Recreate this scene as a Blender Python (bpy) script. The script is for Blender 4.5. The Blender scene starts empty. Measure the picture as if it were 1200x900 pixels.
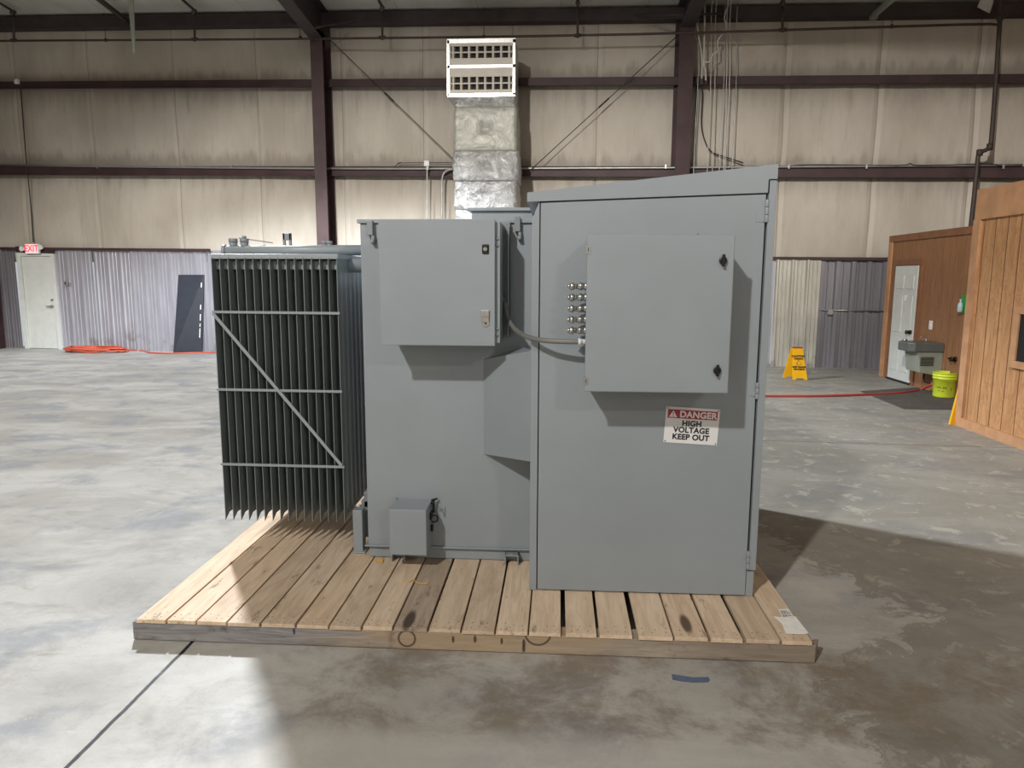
import bpy, bmesh, math, random
from mathutils import Vector, Matrix, noise as mnoise
random.seed(7)
C = bpy.context.scene.collection
sc = bpy.context.scene
PI = math.pi

# ------------------------------------------------------------------ camera
F, PITCH, ROLL, YAW, H = 848.7, 0.14596, 0.0036, 0.0617, 1.6
ex = Vector((math.cos(YAW), -math.sin(YAW), 0)); ed = Vector((math.sin(YAW), math.cos(YAW), 0)); ez = Vector((0, 0, 1))
cp, sp = math.cos(PITCH), math.sin(PITCH); cr, sr = math.cos(ROLL), math.sin(ROLL)
M0 = Matrix(((1, 0, 0), (0, -sp, -cp), (0, cp, -sp)))
RM = Matrix(((cr, -sr, 0), (sr, cr, 0), (0, 0, 1)))
MC = RM @ M0 @ Matrix((ex, ed, ez)).transposed()      # world -> (right, down, forward)
CAM = Vector((0, 0, H))
def ray(x, y): return MC.transposed() @ Vector(((x - 600) / F, (y - 450) / F, 1))
def onY(x, y, Y): d = ray(x, y); return CAM + d * (Y / d.y)
def onX(x, y, X): d = ray(x, y); return CAM + d * (X / d.x)
def onZ(x, y, Z=0.0): d = ray(x, y); return CAM + d * ((Z - H) / d.z)
WS = .12                                               # the back wall runs slightly askew
def wally(x, off=0): return 15.55 - off - WS * (x + 12.2)
def W(px, py, off=0.0):                                # a point on the back wall, 'off' metres in front of it
    d = ray(px, py); n = Vector((WS, 1, 0)); p = Vector((-12.2, 15.55 - off, 0))
    return CAM + d * ((p - CAM).dot(n) / d.dot(n))
def WP(x, z, off=0.0): return Vector((x, wally(x, off), z))

cam = bpy.data.objects.new('camera', bpy.data.cameras.new('camera')); C.objects.link(cam); sc.camera = cam
rt = MC.transposed() @ Vector((1, 0, 0)); dn = MC.transposed() @ Vector((0, 1, 0)); fw = MC.transposed() @ Vector((0, 0, 1))
m3 = Matrix((rt, -dn, -fw)).transposed()
cam.matrix_world = Matrix.Translation(CAM) @ m3.to_4x4()
cam.data.sensor_width = 36; cam.data.lens = F / 1200 * 36; cam.data.clip_start = .02; cam.data.clip_end = 200

# ------------------------------------------------------------------ materials
def srgb(r, g, b):
    f = lambda c: (c / 255 / 12.92) if c / 255 <= .04045 else ((c / 255 + .055) / 1.055) ** 2.4
    return (f(r), f(g), f(b), 1)
class NT:
    def __init__(s, name):
        s.m = bpy.data.materials.new(name); s.m.use_nodes = True; s.t = s.m.node_tree; s.n = s.t.nodes
        s.b = s.n['Principled BSDF']; s.L = s.t.links
    def new(s, ty, **k):
        n = s.n.new(ty)
        for a, v in k.items(): setattr(n, a, v)
        return n
    def put(s, sock, v):
        if isinstance(v, bpy.types.NodeSocket): s.L.new(v, sock)
        elif v is not None: sock.default_value = v
    def pos(s): return s.new('ShaderNodeNewGeometry').outputs['Position']
    def obj(s): return s.new('ShaderNodeTexCoord').outputs['Object']
    def map(s, v, scale=(1, 1, 1), loc=(0, 0, 0), rot=(0, 0, 0)):
        n = s.new('ShaderNodeMapping'); s.put(n.inputs['Vector'], v); n.inputs['Scale'].default_value = scale
        n.inputs['Rotation'].default_value = rot
        if isinstance(loc, bpy.types.NodeSocket): s.L.new(loc, n.inputs['Location'])
        else: n.inputs['Location'].default_value = loc
        return n.outputs[0]
    def noise(s, v, scale, detail=4, rough=.55, dist=0):
        n = s.new('ShaderNodeTexNoise'); s.put(n.inputs['Vector'], v); n.inputs['Scale'].default_value = scale
        n.inputs['Detail'].default_value = detail; n.inputs['Roughness'].default_value = rough; n.inputs['Distortion'].default_value = dist
        return n.outputs['Fac']
    def vor(s, v, scale, feature='F1'):
        n = s.new('ShaderNodeTexVoronoi', feature=feature); s.put(n.inputs['Vector'], v); n.inputs['Scale'].default_value = scale
        return n.outputs['Distance']
    def math(s, op, a, b=None, c=None):
        n = s.new('ShaderNodeMath', operation=op); s.put(n.inputs[0], a)
        if b is not None: s.put(n.inputs[1], b)
        if c is not None: s.put(n.inputs[2], c)
        return n.outputs[0]
    def ss(s, v, a, b, lo=0., hi=1.):                   # smoothstep of v between a and b
        n = s.new('ShaderNodeMapRange', interpolation_type='SMOOTHSTEP'); s.put(n.inputs['Value'], v)
        n.inputs['From Min'].default_value = a; n.inputs['From Max'].default_value = b
        n.inputs['To Min'].default_value = lo; n.inputs['To Max'].default_value = hi
        return n.outputs['Result']
    def mix(s, f, a, b, mode='MIX'):
        n = s.new('ShaderNodeMix', data_type='RGBA', blend_type=mode); s.put(n.inputs['Factor'], f)
        s.put(n.inputs['A'], a); s.put(n.inputs['B'], b); return n.outputs['Result']
    def xyz(s, v):
        n = s.new('ShaderNodeSeparateXYZ'); s.put(n.inputs[0], v); return n.outputs
    def bump(s, h, strength=.2, dist=.01):
        n = s.new('ShaderNodeBump'); s.put(n.inputs['Height'], h); n.inputs['Strength'].default_value = strength
        n.inputs['Distance'].default_value = dist; s.L.new(n.outputs[0], s.b.inputs['Normal'])
    def out(s, col=None, rough=None, metal=None, spec=None):
        s.put(s.b.inputs['Base Color'], col); s.put(s.b.inputs['Roughness'], rough); s.put(s.b.inputs['Metallic'], metal)
        if spec is not None: s.b.inputs['Specular IOR Level'].default_value = spec
        return s.m
def plain(name, col, rough=.5, metal=0., vary=.12, scale=6, spec=None, bump=0):
    t = NT(name); n = t.noise(t.obj(), scale, 5)
    dark = tuple(c * (1 - vary) for c in col[:3]) + (1,); lite = tuple(min(1, c * (1 + vary)) for c in col[:3]) + (1,)
    if bump: t.bump(t.noise(t.obj(), scale * 12, 3), bump, .002)
    return t.out(t.mix(t.ss(n, .3, .7), dark, lite), rough, metal, spec)
GREY = plain('grey_enamel_paint', srgb(141, 149, 155), .42, 0, .03, 3, bump=.05)
GREY_D = plain('grey_enamel_edge', srgb(132, 138, 143), .45, 0, .03, 3)
FIN = plain('radiator_grey_green', srgb(118, 126, 127), .4, 0, .05, 4)
BLACK = plain('black_plastic', srgb(18, 18, 18), .35, 0, .1)
GASKET = plain('black_gasket', srgb(14, 14, 14), .8, 0, .1)
STEEL = plain('bright_steel', srgb(190, 190, 188), .3, .9, .1, 20)
ZINC = plain('zinc_conduit', srgb(165, 165, 163), .4, .75, .08, 10)
MAROON = plain('maroon_primer_steel', srgb(60, 40, 42), .6, 0, .25, 3)
DKBEAM = plain('dark_primer_steel', srgb(58, 48, 50), .65, 0, .2, 3)
WHITEP = plain('white_paint', srgb(205, 208, 204), .5, 0, .04)
WHITES = plain('sign_white', srgb(222, 222, 224), .35, 0, .02)
SIGNRED = plain('sign_red', srgb(160, 40, 58), .4, 0, .03)
INK = plain('ink_black', srgb(30, 30, 32), .5, 0, .05)
PAPER = plain('paper', srgb(240, 239, 235), .8, 0, .05, 30)
CABLE = plain('dark_cable', srgb(46, 44, 42), .6)
PIPE = plain('sprinkler_pipe_dark', srgb(62, 52, 48), .6, 0, .2)
LCABLE = plain('light_cable', srgb(190, 188, 180), .6)
ORANGE = plain('orange_hose', srgb(184, 84, 62), .5, 0, .08)
REDH = plain('red_hose', srgb(178, 62, 52), .5, 0, .08)
YEL = plain('yellow_plastic', srgb(226, 170, 20), .4, 0, .05)
SLATE = plain('slate_panel', srgb(42, 46, 56), .55, 0, .08)
FOILEDGE = plain('foil_tape', srgb(205, 205, 205), .35, .7, .08, 20)
CREAM = plain('cream_register', srgb(196, 190, 180), .5, 0, .04)
DARKV = plain('duct_inside', srgb(38, 38, 36), .8)
LIME = plain('lime_bucket', srgb(205, 220, 62), .38, 0, .04)
BLUET = plain('blue_tape', srgb(92, 108, 134), .6, 0, .1, 30)
STRAW = plain('yellow_strap_scrap', srgb(216, 170, 92), .7)
FOUNT = plain('fountain_grey', srgb(96, 100, 98), .4, .2, .08)
FOUNTL = plain('fountain_panel', srgb(140, 146, 134), .5, 0, .08)
GREENP = plain('green_plastic', srgb(50, 150, 60), .4)
WBLUE = plain('pale_bottle', srgb(180, 205, 215), .35)
BRASSY = plain('dark_bronze', srgb(52, 40, 30), .35, .6)
TRIMW = plain('stained_pine_trim', srgb(178, 134, 98), .6, 0, .14, 5)
TRIMD = plain('dark_stained_trim', srgb(130, 88, 60), .6, 0, .14, 5)

def concrete():
    t = NT('polished_concrete'); p = t.pos(); x, y, z = t.xyz(p)[0:3]
    st = t.map(p, (.75, 1.3, 1))
    n1 = t.noise(st, .9, 9, .62, .8); n2 = t.noise(p, 2.8, 12, .74, .3); n3 = t.noise(p, 38, 5, .7); n4 = t.noise(t.map(p, (.8, 1.5, 1), (3, 7, 0), (0, 0, .25)), 1.9, 11, .72, .5)
    n5 = t.noise(t.map(p, (.8, 1.3, 1), (11, 2, 0)), 1.6, 3, .5, .3)
    c = t.mix(t.ss(n1, .36, .64), srgb(164, 161, 155), srgb(190, 188, 183))
    c = t.mix(t.ss(n2, .48, .72, 0, .55), c, srgb(142, 138, 132))
    c = t.mix(t.math('MULTIPLY', t.ss(n5, .51, .61, 0, .65), t.ss(n2, .36, .56)), c, srgb(141, 144, 151))
    c = t.mix(t.ss(n4, .54, .68, 0, .5), c, srgb(138, 135, 131))
    c = t.mix(t.ss(n4, .46, .30, 0, .5), c, srgb(200, 199, 194))
    c = t.mix(t.ss(n3, .58, .8, 0, .5), c, srgb(112, 110, 104))
    c = t.mix(t.ss(t.noise(p, 14, 9, .78), .58, .68, 0, .4), c, srgb(206, 203, 194))
    c = t.mix(t.ss(t.noise(p, 7, 9, .78), .62, .70, 0, .5), c, srgb(108, 104, 98))
    c = t.mix(t.ss(t.noise(p, 70, 4, .8), .56, .75, 0, .45), c, srgb(120, 116, 108))
    # worn coating left of old paint, lower right: a real darker film with flaked edges
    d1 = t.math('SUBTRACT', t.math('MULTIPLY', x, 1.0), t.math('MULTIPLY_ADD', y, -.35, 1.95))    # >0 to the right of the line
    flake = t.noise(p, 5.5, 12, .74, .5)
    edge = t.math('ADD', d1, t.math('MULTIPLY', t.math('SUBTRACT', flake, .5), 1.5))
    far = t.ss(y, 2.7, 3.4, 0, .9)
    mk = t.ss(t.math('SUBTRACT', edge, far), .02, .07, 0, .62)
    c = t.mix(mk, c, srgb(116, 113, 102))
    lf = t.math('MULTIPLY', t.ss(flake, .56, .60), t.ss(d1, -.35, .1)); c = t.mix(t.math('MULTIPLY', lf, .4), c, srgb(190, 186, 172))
    # painted shade: brown tint for the equipment's shadow in front of the pallet
    b1 = t.math('MULTIPLY', t.ss(n2, .40, .62), t.math('MULTIPLY', t.ss(x, -1.15, -.7), t.ss(y, 2.25, 2.42)))
    b1 = t.math('MULTIPLY', b1, t.ss(y, 3.2, 2.9)); c = t.mix(t.math('MULTIPLY', b1, .7), c, srgb(126, 114, 98))
    c = t.mix(t.math('MULTIPLY', t.ss(y, 2.42, 2.26, 0, .45), t.math('MULTIPLY', t.ss(x, -1.3, -.8), t.ss(x, .9, .3))), c, srgb(206, 203, 196))  # painted light: paler floor where the equipment's shadow ends
    w = t.math('MULTIPLY', t.math('SUBTRACT', t.noise(p, 9, 3), .5), .012)
    j = t.math('ABSOLUTE', t.math('ADD', t.math('ADD', x, 1.592), w)); c = t.mix(t.ss(j, .0105, .0065), c, srgb(36, 36, 38))
    j2 = t.math('ABSOLUTE', t.math('ADD', t.math('SUBTRACT', y, t.math('MULTIPLY_ADD', x, -.0575, 7.33)), t.math('MULTIPLY', w, 2)))
    c = t.mix(t.math('MULTIPLY', t.ss(j2, .016, .006, 0, .75), t.ss(x, -.5, .5)), c, srgb(92, 88, 84))
    t.bump(t.math('ADD', n3, t.math('MULTIPLY', n2, 2)), .2, .004)
    return t.out(c, t.ss(n2, .3, .7, .45, .65), 0, .18)
def insulation():
    t = NT('vinyl_faced_insulation'); p = t.pos(); x, y, z = t.xyz(p)[0:3]
    n1 = t.noise(t.map(p, (.7, .7, .35)), 1.3, 7, .6); n2 = t.noise(t.map(p, (5, 5, .5)), 1.2, 7, .65); n3 = t.noise(p, 22, 4, .7)
    c = t.mix(t.ss(n1, .3, .7), srgb(172, 164, 152), srgb(193, 186, 175))
    c = t.mix(t.ss(n3, .55, .8, 0, .25), c, srgb(150, 142, 132))
    c = t.mix(t.ss(n2, .52, .8, 0, .4), c, srgb(140, 134, 124))
    for z0 in (3.68, 5.25):   # grime plus painted soft shadow below each girt
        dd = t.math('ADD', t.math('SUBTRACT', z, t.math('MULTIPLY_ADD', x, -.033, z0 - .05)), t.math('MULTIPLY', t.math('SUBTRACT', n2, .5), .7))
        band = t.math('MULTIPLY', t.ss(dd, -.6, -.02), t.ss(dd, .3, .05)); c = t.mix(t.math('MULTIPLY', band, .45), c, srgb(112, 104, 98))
    w = t.math('MULTIPLY', t.math('SUBTRACT', t.noise(p, .8, 2), .5), .05)
    for sx in SEAMX:                                       # taped seams of the blanket
        dd = t.math('ADD', t.math('SUBTRACT', x, sx), w)
        c = t.mix(t.math('MULTIPLY', t.ss(t.math('ABSOLUTE', dd), .012, .004, 0, .55), t.ss(n1, .3, .5)), c, srgb(118, 110, 102))
        c = t.mix(t.ss(t.math('ABSOLUTE', t.math('SUBTRACT', dd, .05)), .045, .035, 0, .16), c, srgb(222, 214, 204))
    t.bump(t.math('ADD', n1, t.math('MULTIPLY', n2, .5)), .35, .05)
    return t.out(c, .62, 0, .3)
def wood(name, a, b, c3, grain=1., axis='y', knots=True):
    t = NT(name); o = t.obj(); oi = t.new('ShaderNodeObjectInfo')
    off = t.new('ShaderNodeCombineXYZ'); t.L.new(t.math('MULTIPLY', oi.outputs['Random'], 37), off.inputs[0]); t.L.new(t.math('MULTIPLY', oi.outputs['Random'], 91), off.inputs[1])
    sc_ = {'y': (9, .8, 9), 'x': (.8, 9, 9), 'z': (9, 9, .8)}[axis]
    v = t.map(o, sc_, off.outputs[0]); v2 = t.map(o, {'y': (3, .8, 3), 'x': (.8, 3, 3), 'z': (3, 3, .8)}[axis], off.outputs[0])
    g = t.noise(v, 3.2, 8, .65, 1.2); w = t.noise(v2, 1.8, 5, .6, .8)
    c = t.mix(t.ss(g, .3, .7), a, b); c = t.mix(t.ss(w, .5, .78, 0, .7), c, c3)
    if knots:
        k = t.vor(v2, 1.4); c = t.mix(t.ss(k, .13, .07, 0, .85), c, srgb(62, 44, 34))
        k2 = t.noise(v2, 6, 6, .7); c = t.mix(t.ss(k2, .58, .70, 0, .6), c, srgb(88, 68, 54))
    c = t.mix(1., c, oi.outputs['Color'], 'MULTIPLY')
    t.bump(g, .25, .003); return t.out(c, .68, 0, .3)
DECK = wood('pallet_board_wood', srgb(224, 204, 180), srgb(202, 178, 152), srgb(170, 142, 118))
def skidmat():
    t = NT('pallet_skid_wood'); p = t.pos(); x, y, z = t.xyz(p)[0:3]
    g = t.noise(t.map(p, (1.0, 9, 12)), 3, 8, .65, 1.1); w = t.noise(t.map(p, (1.2, 1, 5)), 2, 7, .65)
    c = t.mix(t.ss(g, .3, .7), srgb(176, 164, 150), srgb(138, 128, 116))
    c = t.mix(t.ss(x, .35, .8, 0, .55), c, srgb(120, 108, 96))
    wx = t.math('ADD', x, t.math('MULTIPLY', t.math('SUBTRACT', w, .5), 1.4))
    c = t.mix(t.ss(wx, -.55, -1.2, 0, .85), c, t.mix(t.ss(g, .3, .7), srgb(156, 156, 158), srgb(108, 108, 112)))
    mid = t.math('MULTIPLY', t.ss(wx, -1.0, -.5), t.ss(wx, .35, 0)); c = t.mix(t.math('MULTIPLY', mid, .6), c, srgb(172, 148, 118))
    c = t.mix(t.ss(t.noise(p, 9, 6, .7), .58, .72, 0, .6), c, srgb(66, 60, 56))
    def circ(cx, cz, r):
        dx = t.math('MULTIPLY', t.math('SUBTRACT', x, cx), 1.6 if r else 1.); dz = t.math('MULTIPLY', t.math('SUBTRACT', z, cz), .6 if r else 1.)
        return t.math('SQRT', t.math('ADD', t.math('MULTIPLY', dx, dx), t.math('MULTIPLY', dz, dz)))
    ft = t.ss(y, 2.95, 2.935)
    d = t.math('ABSOLUTE', t.math('SUBTRACT', circ(-.632, .052, 0), .036)); c = t.mix(t.math('MULTIPLY', t.ss(d, .006, .003, 0, .8), ft), c, srgb(60, 52, 46))
    d = t.math('ABSOLUTE', t.math('SUBTRACT', circ(-.065, .098, 0), .055)); c = t.mix(t.math('MULTIPLY', t.ss(d, .006, .003, 0, .8), ft), c, srgb(60, 52, 46))
    for cx, cz, rr in ((-.43, .055, .012), (-.335, .06, .013), (-.22, .055, .011), (-.125, .05, .013), (-.125, .025, .014), (-1.13, .068, .012)):
        c = t.mix(t.math('MULTIPLY', t.ss(circ(cx, cz, 1), rr, rr * .6, 0, .85), ft), c, srgb(50, 44, 42))
    t.bump(g, .3, .003); return t.out(c, .75, 0, .25)
SKID = skidmat()
def plywood(name, grooves, base_a, base_b, y0=0., pitch=.2):
    t = NT(name); p = t.pos(); x, y, z = t.xyz(p)[0:3]
    g = t.noise(t.map(p, (6, 6, .5)), 2.2, 9, .65, 2.2); w = t.noise(t.map(p, (2, 2, .6)), 1.6, 5, .6, 1.5)
    wv = t.math('SINE', t.math('MULTIPLY', w, 70)); c = t.mix(t.ss(g, .35, .68), base_a, base_b)
    c = t.mix(t.ss(wv, .2, 1, 0, .28), c, srgb(128, 80, 48))
    if grooves:
        m = t.math('PINGPONG', t.math('SUBTRACT', y, y0), pitch / 2); c = t.mix(t.ss(m, .009, .005, 0, .85), c, srgb(84, 50, 32))
    t.bump(g, .2, .004); return t.out(c, .6, 0, .25)
PLYN = plywood('grooved_wood_siding', True, srgb(190, 146, 104), srgb(166, 122, 82), .03, .205)
PLYF = plywood('brown_plywood_siding', False, srgb(154, 112, 80), srgb(132, 94, 66))
def corrug(name, a, b, grime):
    t = NT(name); p = t.pos(); n = t.noise(t.map(p, (3, 3, .6)), 2, 7, .65); n2 = t.noise(p, 3, 6, .6); z = t.xyz(p)[2]
    c = t.mix(t.ss(n, .3, .7), a, b)
    c = t.mix(t.math('MULTIPLY', t.ss(n2, .5, .7), t.ss(z, .7, .1, 0, grime)), c, srgb(120, 110, 104))
    return t.out(c, .42, .45, .5)
CORL = corrug('galvanised_liner', srgb(160, 159, 168), srgb(174, 173, 182), .7)
CORR = corrug('white_liner', srgb(176, 174, 164), srgb(196, 194, 184), .6)
CORD = corrug('dark_liner', srgb(128, 126, 132), srgb(138, 136, 142), .4)
def foil():
    t = NT('crinkled_foil_wrap'); o = t.obj(); n = t.noise(o, 5, 6, .6, 2.5); n2 = t.noise(o, 16, 5, .6, 1.5)
    t.bump(t.math('ADD', n, t.math('MULTIPLY', n2, .35)), .9, .06)
    return t.out(t.mix(t.ss(n, .3, .7), srgb(176, 176, 176), srgb(206, 206, 206)), .34, .72)
FOIL = foil()
def foil2():
    t = NT('dull_foil_wrap'); o = t.obj(); n = t.noise(o, 4, 6, .6, 2)
    t.bump(n, .6, .05); return t.out(t.mix(t.ss(n, .3, .7), srgb(160, 160, 152), srgb(180, 180, 172)), .5, .35)
FOIL2 = foil2()
def roofmat():
    t = NT('roof_insulation'); p = t.pos(); n = t.noise(t.map(p, (.6, .3, 1)), 1.2, 7, .6); x = t.xyz(p)[0]
    c = t.mix(t.ss(n, .3, .7), srgb(178, 176, 166), srgb(204, 203, 196))
    m = t.math('PINGPONG', x, .76); c = t.mix(t.ss(m, .012, .006, 0, .4), c, srgb(120, 118, 112))
    t.bump(n, .3, .05); return t.out(c, .6)
SEAMX = sorted([W(px, 250).x for px in (33, 117, 214, 308, 405, 498, 600, 697, 800, 911, 1018, 1130)] + [-14., -15.7, -17.4, 9.7, 11.4])
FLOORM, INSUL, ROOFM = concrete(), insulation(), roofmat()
def matmat():
    t = NT('charcoal_mat'); p = t.pos(); n = t.noise(p, 40, 4, .7); n2 = t.noise(p, 3, 5)
    return t.out(t.mix(t.ss(t.math('ADD', n, t.math('MULTIPLY', n2, .6)), .6, 1), srgb(92, 86, 80), srgb(66, 62, 58)), .9)
MATM = matmat()
def glow(name, col, s):
    t = NT(name); t.b.inputs['Emission Color'].default_value = col; t.b.inputs['Emission Strength'].default_value = s
    n = t.noise(t.obj(), 5); t.out(t.mix(n, col, tuple(c * .8 for c in col[:3]) + (1,)), .4); return t.m
EXITG = glow('exit_face_glow', srgb(255, 168, 168), .7); EXITR = glow('exit_letter_glow', srgb(235, 40, 55), .8)

# ------------------------------------------------------------------ mesh helpers
class MB:
    def __init__(s): s.bm = bmesh.new(); s.mi = 0
    def face(s, pts):
        f = s.bm.faces.new([s.bm.verts.new(p) for p in pts]); f.material_index = s.mi; return f
    def box(s, a, b, rot=None, pivot=None):
        x0, y0, z0 = a; x1, y1, z1 = b
        P = [Vector(q) for q in ((x0, y0, z0), (x1, y0, z0), (x1, y1, z0), (x0, y1, z0), (x0, y0, z1), (x1, y0, z1), (x1, y1, z1), (x0, y1, z1))]
        if rot is not None:
            pv = Vector(pivot) if pivot is not None else sum(P, Vector()) / 8; P = [pv + rot @ (q - pv) for q in P]
        return s.hexa(P)
    def hexa(s, P):
        v = [s.bm.verts.new(p) for p in P]
        for q in ((0, 3, 2, 1), (4, 5, 6, 7), (0, 1, 5, 4), (1, 2, 6, 5), (2, 3, 7, 6), (3, 0, 4, 7)):
            f = s.bm.faces.new([v[i] for i in q]); f.material_index = s.mi
        return s
    def prism(s, pts, vec):                             # polygon swept by vec
        vec = Vector(vec); a = [s.bm.verts.new(Vector(p)) for p in pts]; b = [s.bm.verts.new(Vector(p) + vec) for p in pts]; n = len(a)
        fs = [s.bm.faces.new(a[::-1]), s.bm.faces.new(b)] + [s.bm.faces.new((a[i], a[(i + 1) % n], b[(i + 1) % n], b[i])) for i in range(n)]
        for f in fs: f.material_index = s.mi
        return s
    def bar(s, p, q, w, h, up=(0, 0, 1)):               # rectangular bar from p to q
        p = Vector(p); q = Vector(q); d = (q - p).normalized(); up = Vector(up)
        if abs(d.dot(up)) > .98: up = Vector((0, 1, 0))
        r = d.cross(up).normalized() * w / 2; u = r.cross(d).normalized() * h / 2
        return s.hexa([p - r - u, p + r - u, q + r - u, q - r - u, p - r + u, p + r + u, q + r + u, q - r + u])
    def cyl(s, p, q, r, r2=None, n=20, cap=True):
        p = Vector(p); q = Vector(q); d = (q - p).normalized(); r2 = r if r2 is None else r2
        a = d.orthogonal().normalized(); b = d.cross(a)
        A = [s.bm.verts.new(p + (a * math.cos(2 * PI * i / n) + b * math.sin(2 * PI * i / n)) * r) for i in range(n)]
        B = [s.bm.verts.new(q + (a * math.cos(2 * PI * i / n) + b * math.sin(2 * PI * i / n)) * r2) for i in range(n)]
        for i in range(n):
            f = s.bm.faces.new((A[i], A[(i + 1) % n], B[(i + 1) % n], B[i])); f.smooth = True; f.material_index = s.mi
        if cap:
            for l in (A[::-1], B): f = s.bm.faces.new(l); f.material_index = s.mi
        return s
    def tube(s, pts, r, n=10, sub=6):                   # smooth tube through points
        pts = [Vector(p) for p in pts]; P = []
        if sub > 1 and len(pts) > 2:
            E = [pts[0] * 2 - pts[1]] + pts + [pts[-1] * 2 - pts[-2]]
            for i in range(1, len(E) - 2):
                a, b, c, d = E[i - 1:i + 3]
                for k in range(sub):
                    t = k / sub; P.append(.5 * ((2 * b) + (c - a) * t + (2 * a - 5 * b + 4 * c - d) * t * t + (3 * b - a - 3 * c + d) * t ** 3))
            P.append(pts[-1])
        else: P = pts
        rings = []; prev = None
        for i, p in enumerate(P):
            d = (P[min(i + 1, len(P) - 1)] - P[max(i - 1, 0)]).normalized()
            a = d.orthogonal().normalized() if prev is None else (prev - d * prev.dot(d)).normalized()
            prev = a; b = d.cross(a)
            rings.append([s.bm.verts.new(p + (a * math.cos(2 * PI * k / n) + b * math.sin(2 * PI * k / n)) * r) for k in range(n)])
        for A, B in zip(rings, rings[1:]):
            for i in range(n):
                f = s.bm.faces.new((A[i], A[(i + 1) % n], B[(i + 1) % n], B[i])); f.smooth = True; f.material_index = s.mi
        for l in (rings[0][::-1], rings[-1]): f = s.bm.faces.new(l); f.material_index = s.mi
        return s
    def lathe(s, c, prof, n=28):                        # prof: (r, z) list about the vertical through c
        c = Vector(c); R = [[s.bm.verts.new(c + Vector((r * math.cos(2 * PI * i / n), r * math.sin(2 * PI * i / n), z))) for i in range(n)] for r, z in prof]
        for A, B in zip(R, R[1:]):
            for i in range(n):
                f = s.bm.faces.new((A[i], A[(i + 1) % n], B[(i + 1) % n], B[i])); f.smooth = True; f.material_index = s.mi
        for l in (R[0][::-1], R[-1]): f = s.bm.faces.new(l); f.material_index = s.mi
        return s
    def build(s, name, mat, parent=None, bevel=0, kind=None, label=None, cat=None, group=None, base=None):
        bmesh.ops.recalc_face_normals(s.bm, faces=s.bm.faces)
        me = bpy.data.meshes.new(name)
        if base is not None: bmesh.ops.translate(s.bm, verts=s.bm.verts, vec=-Vector(base))
        elif parent is not None and isinstance(parent, bpy.types.Object):
            o0 = parent; v = Vector()
            while o0: v += o0.location; o0 = o0.parent
            bmesh.ops.translate(s.bm, verts=s.bm.verts, vec=-v)
        s.bm.to_mesh(me); s.bm.free()
        for m in (mat if isinstance(mat, (list, tuple)) else [mat]): me.materials.append(m)
        o = bpy.data.objects.new(name, me); C.objects.link(o)
        if base is not None and parent is None: o.location = base
        if parent is not None: o.parent = parent
        if bevel:
            b = o.modifiers.new('bevel', 'BEVEL'); b.width = bevel; b.segments = 2; b.limit_method = 'ANGLE'; b.angle_limit = math.radians(40)
            b.harden_normals = False
        return tag(o, label, cat, group, kind)
def tag(o, label=None, cat=None, group=None, kind=None):
    for k, v in (('label', label), ('category', cat), ('group', group), ('kind', kind)):
        if v: o[k] = v
    return o
def thing(name, loc, label, cat, group=None):
    o = bpy.data.objects.new(name, None); C.objects.link(o); o.location = loc; o.empty_display_size = .1
    return tag(o, label, cat, group)
def struct(o): o['kind'] = 'structure'; return o
def text(name, body, size, mat, origin, right, up, parent, align='CENTER', bold=0., depth=.0006, sx=1.):
    cu = bpy.data.curves.new(name, 'FONT'); cu.body = body; cu.size = size; cu.align_x = align; cu.align_y = 'CENTER'; cu.extrude = depth; cu.offset = bold
    cu.space_character = 1.05
    tmp = bpy.data.objects.new(name, cu); C.objects.link(tmp); bpy.context.view_layer.update()
    me = bpy.data.meshes.new_from_object(tmp.evaluated_get(bpy.context.evaluated_depsgraph_get())); bpy.data.objects.remove(tmp)
    r = Vector(right).normalized(); u = Vector(up).normalized(); n = r.cross(u)
    me.transform(Matrix.Diagonal((sx, 1, 1, 1))); mm = Matrix((r, u, n)).transposed().to_4x4()
    v = Vector(); q = parent
    while q: v += q.location; q = q.parent
    me.transform(Matrix.Translation(Vector(origin) - v) @ mm)
    me.materials.clear(); me.materials.append(mat)
    o = bpy.data.objects.new(name, me); C.objects.link(o); o.parent = parent; return o

# ================================================================== THE SETTING
XL, XR, YF = -19., 13., -13.
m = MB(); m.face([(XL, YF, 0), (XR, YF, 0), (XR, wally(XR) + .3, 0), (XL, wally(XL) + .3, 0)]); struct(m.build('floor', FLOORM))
# heights along the wall
eb0, eb1 = W(0, 34, .25), W(1120, 18, .25)                # bottom of the eave beam
et0, et1 = W(0, 20, .25), W(1190, 3, .25)
def lerp_z(a, b, x): return a.z + (b.z - a.z) * (x - a.x) / (b.x - a.x)
def zeave(x): return lerp_z(et0, et1, x)
def zroof(x, y): return zeave(x) + .03 + (wally(x) - y) / 13.
# ceiling
m = MB(); nx, ny = 24, 8
for i in range(nx):
    for j in range(ny):
        q = []
        for a, b in ((0, 0), (1, 0), (1, 1), (0, 1)):
            x = XL + (XR - XL) * (i + a) / nx; yb = wally(x); y = YF + (yb - YF) * (j + b) / ny; q.append((x, y, zroof(x, y)))
        m.face(q)
bmesh.ops.remove_doubles(m.bm, verts=m.bm.verts, dist=.001)
struct(m.build('ceiling', ROOFM))
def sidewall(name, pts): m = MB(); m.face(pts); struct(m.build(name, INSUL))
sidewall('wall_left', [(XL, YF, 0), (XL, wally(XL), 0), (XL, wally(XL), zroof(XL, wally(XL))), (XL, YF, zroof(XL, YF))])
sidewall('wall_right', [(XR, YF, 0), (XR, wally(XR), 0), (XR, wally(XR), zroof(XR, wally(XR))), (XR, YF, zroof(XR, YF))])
sidewall('wall_front', [(XL, YF, 0), (XR, YF, 0), (XR, YF, zroof(XR, YF)), (XL, YF, zroof(XL, YF))])
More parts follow.
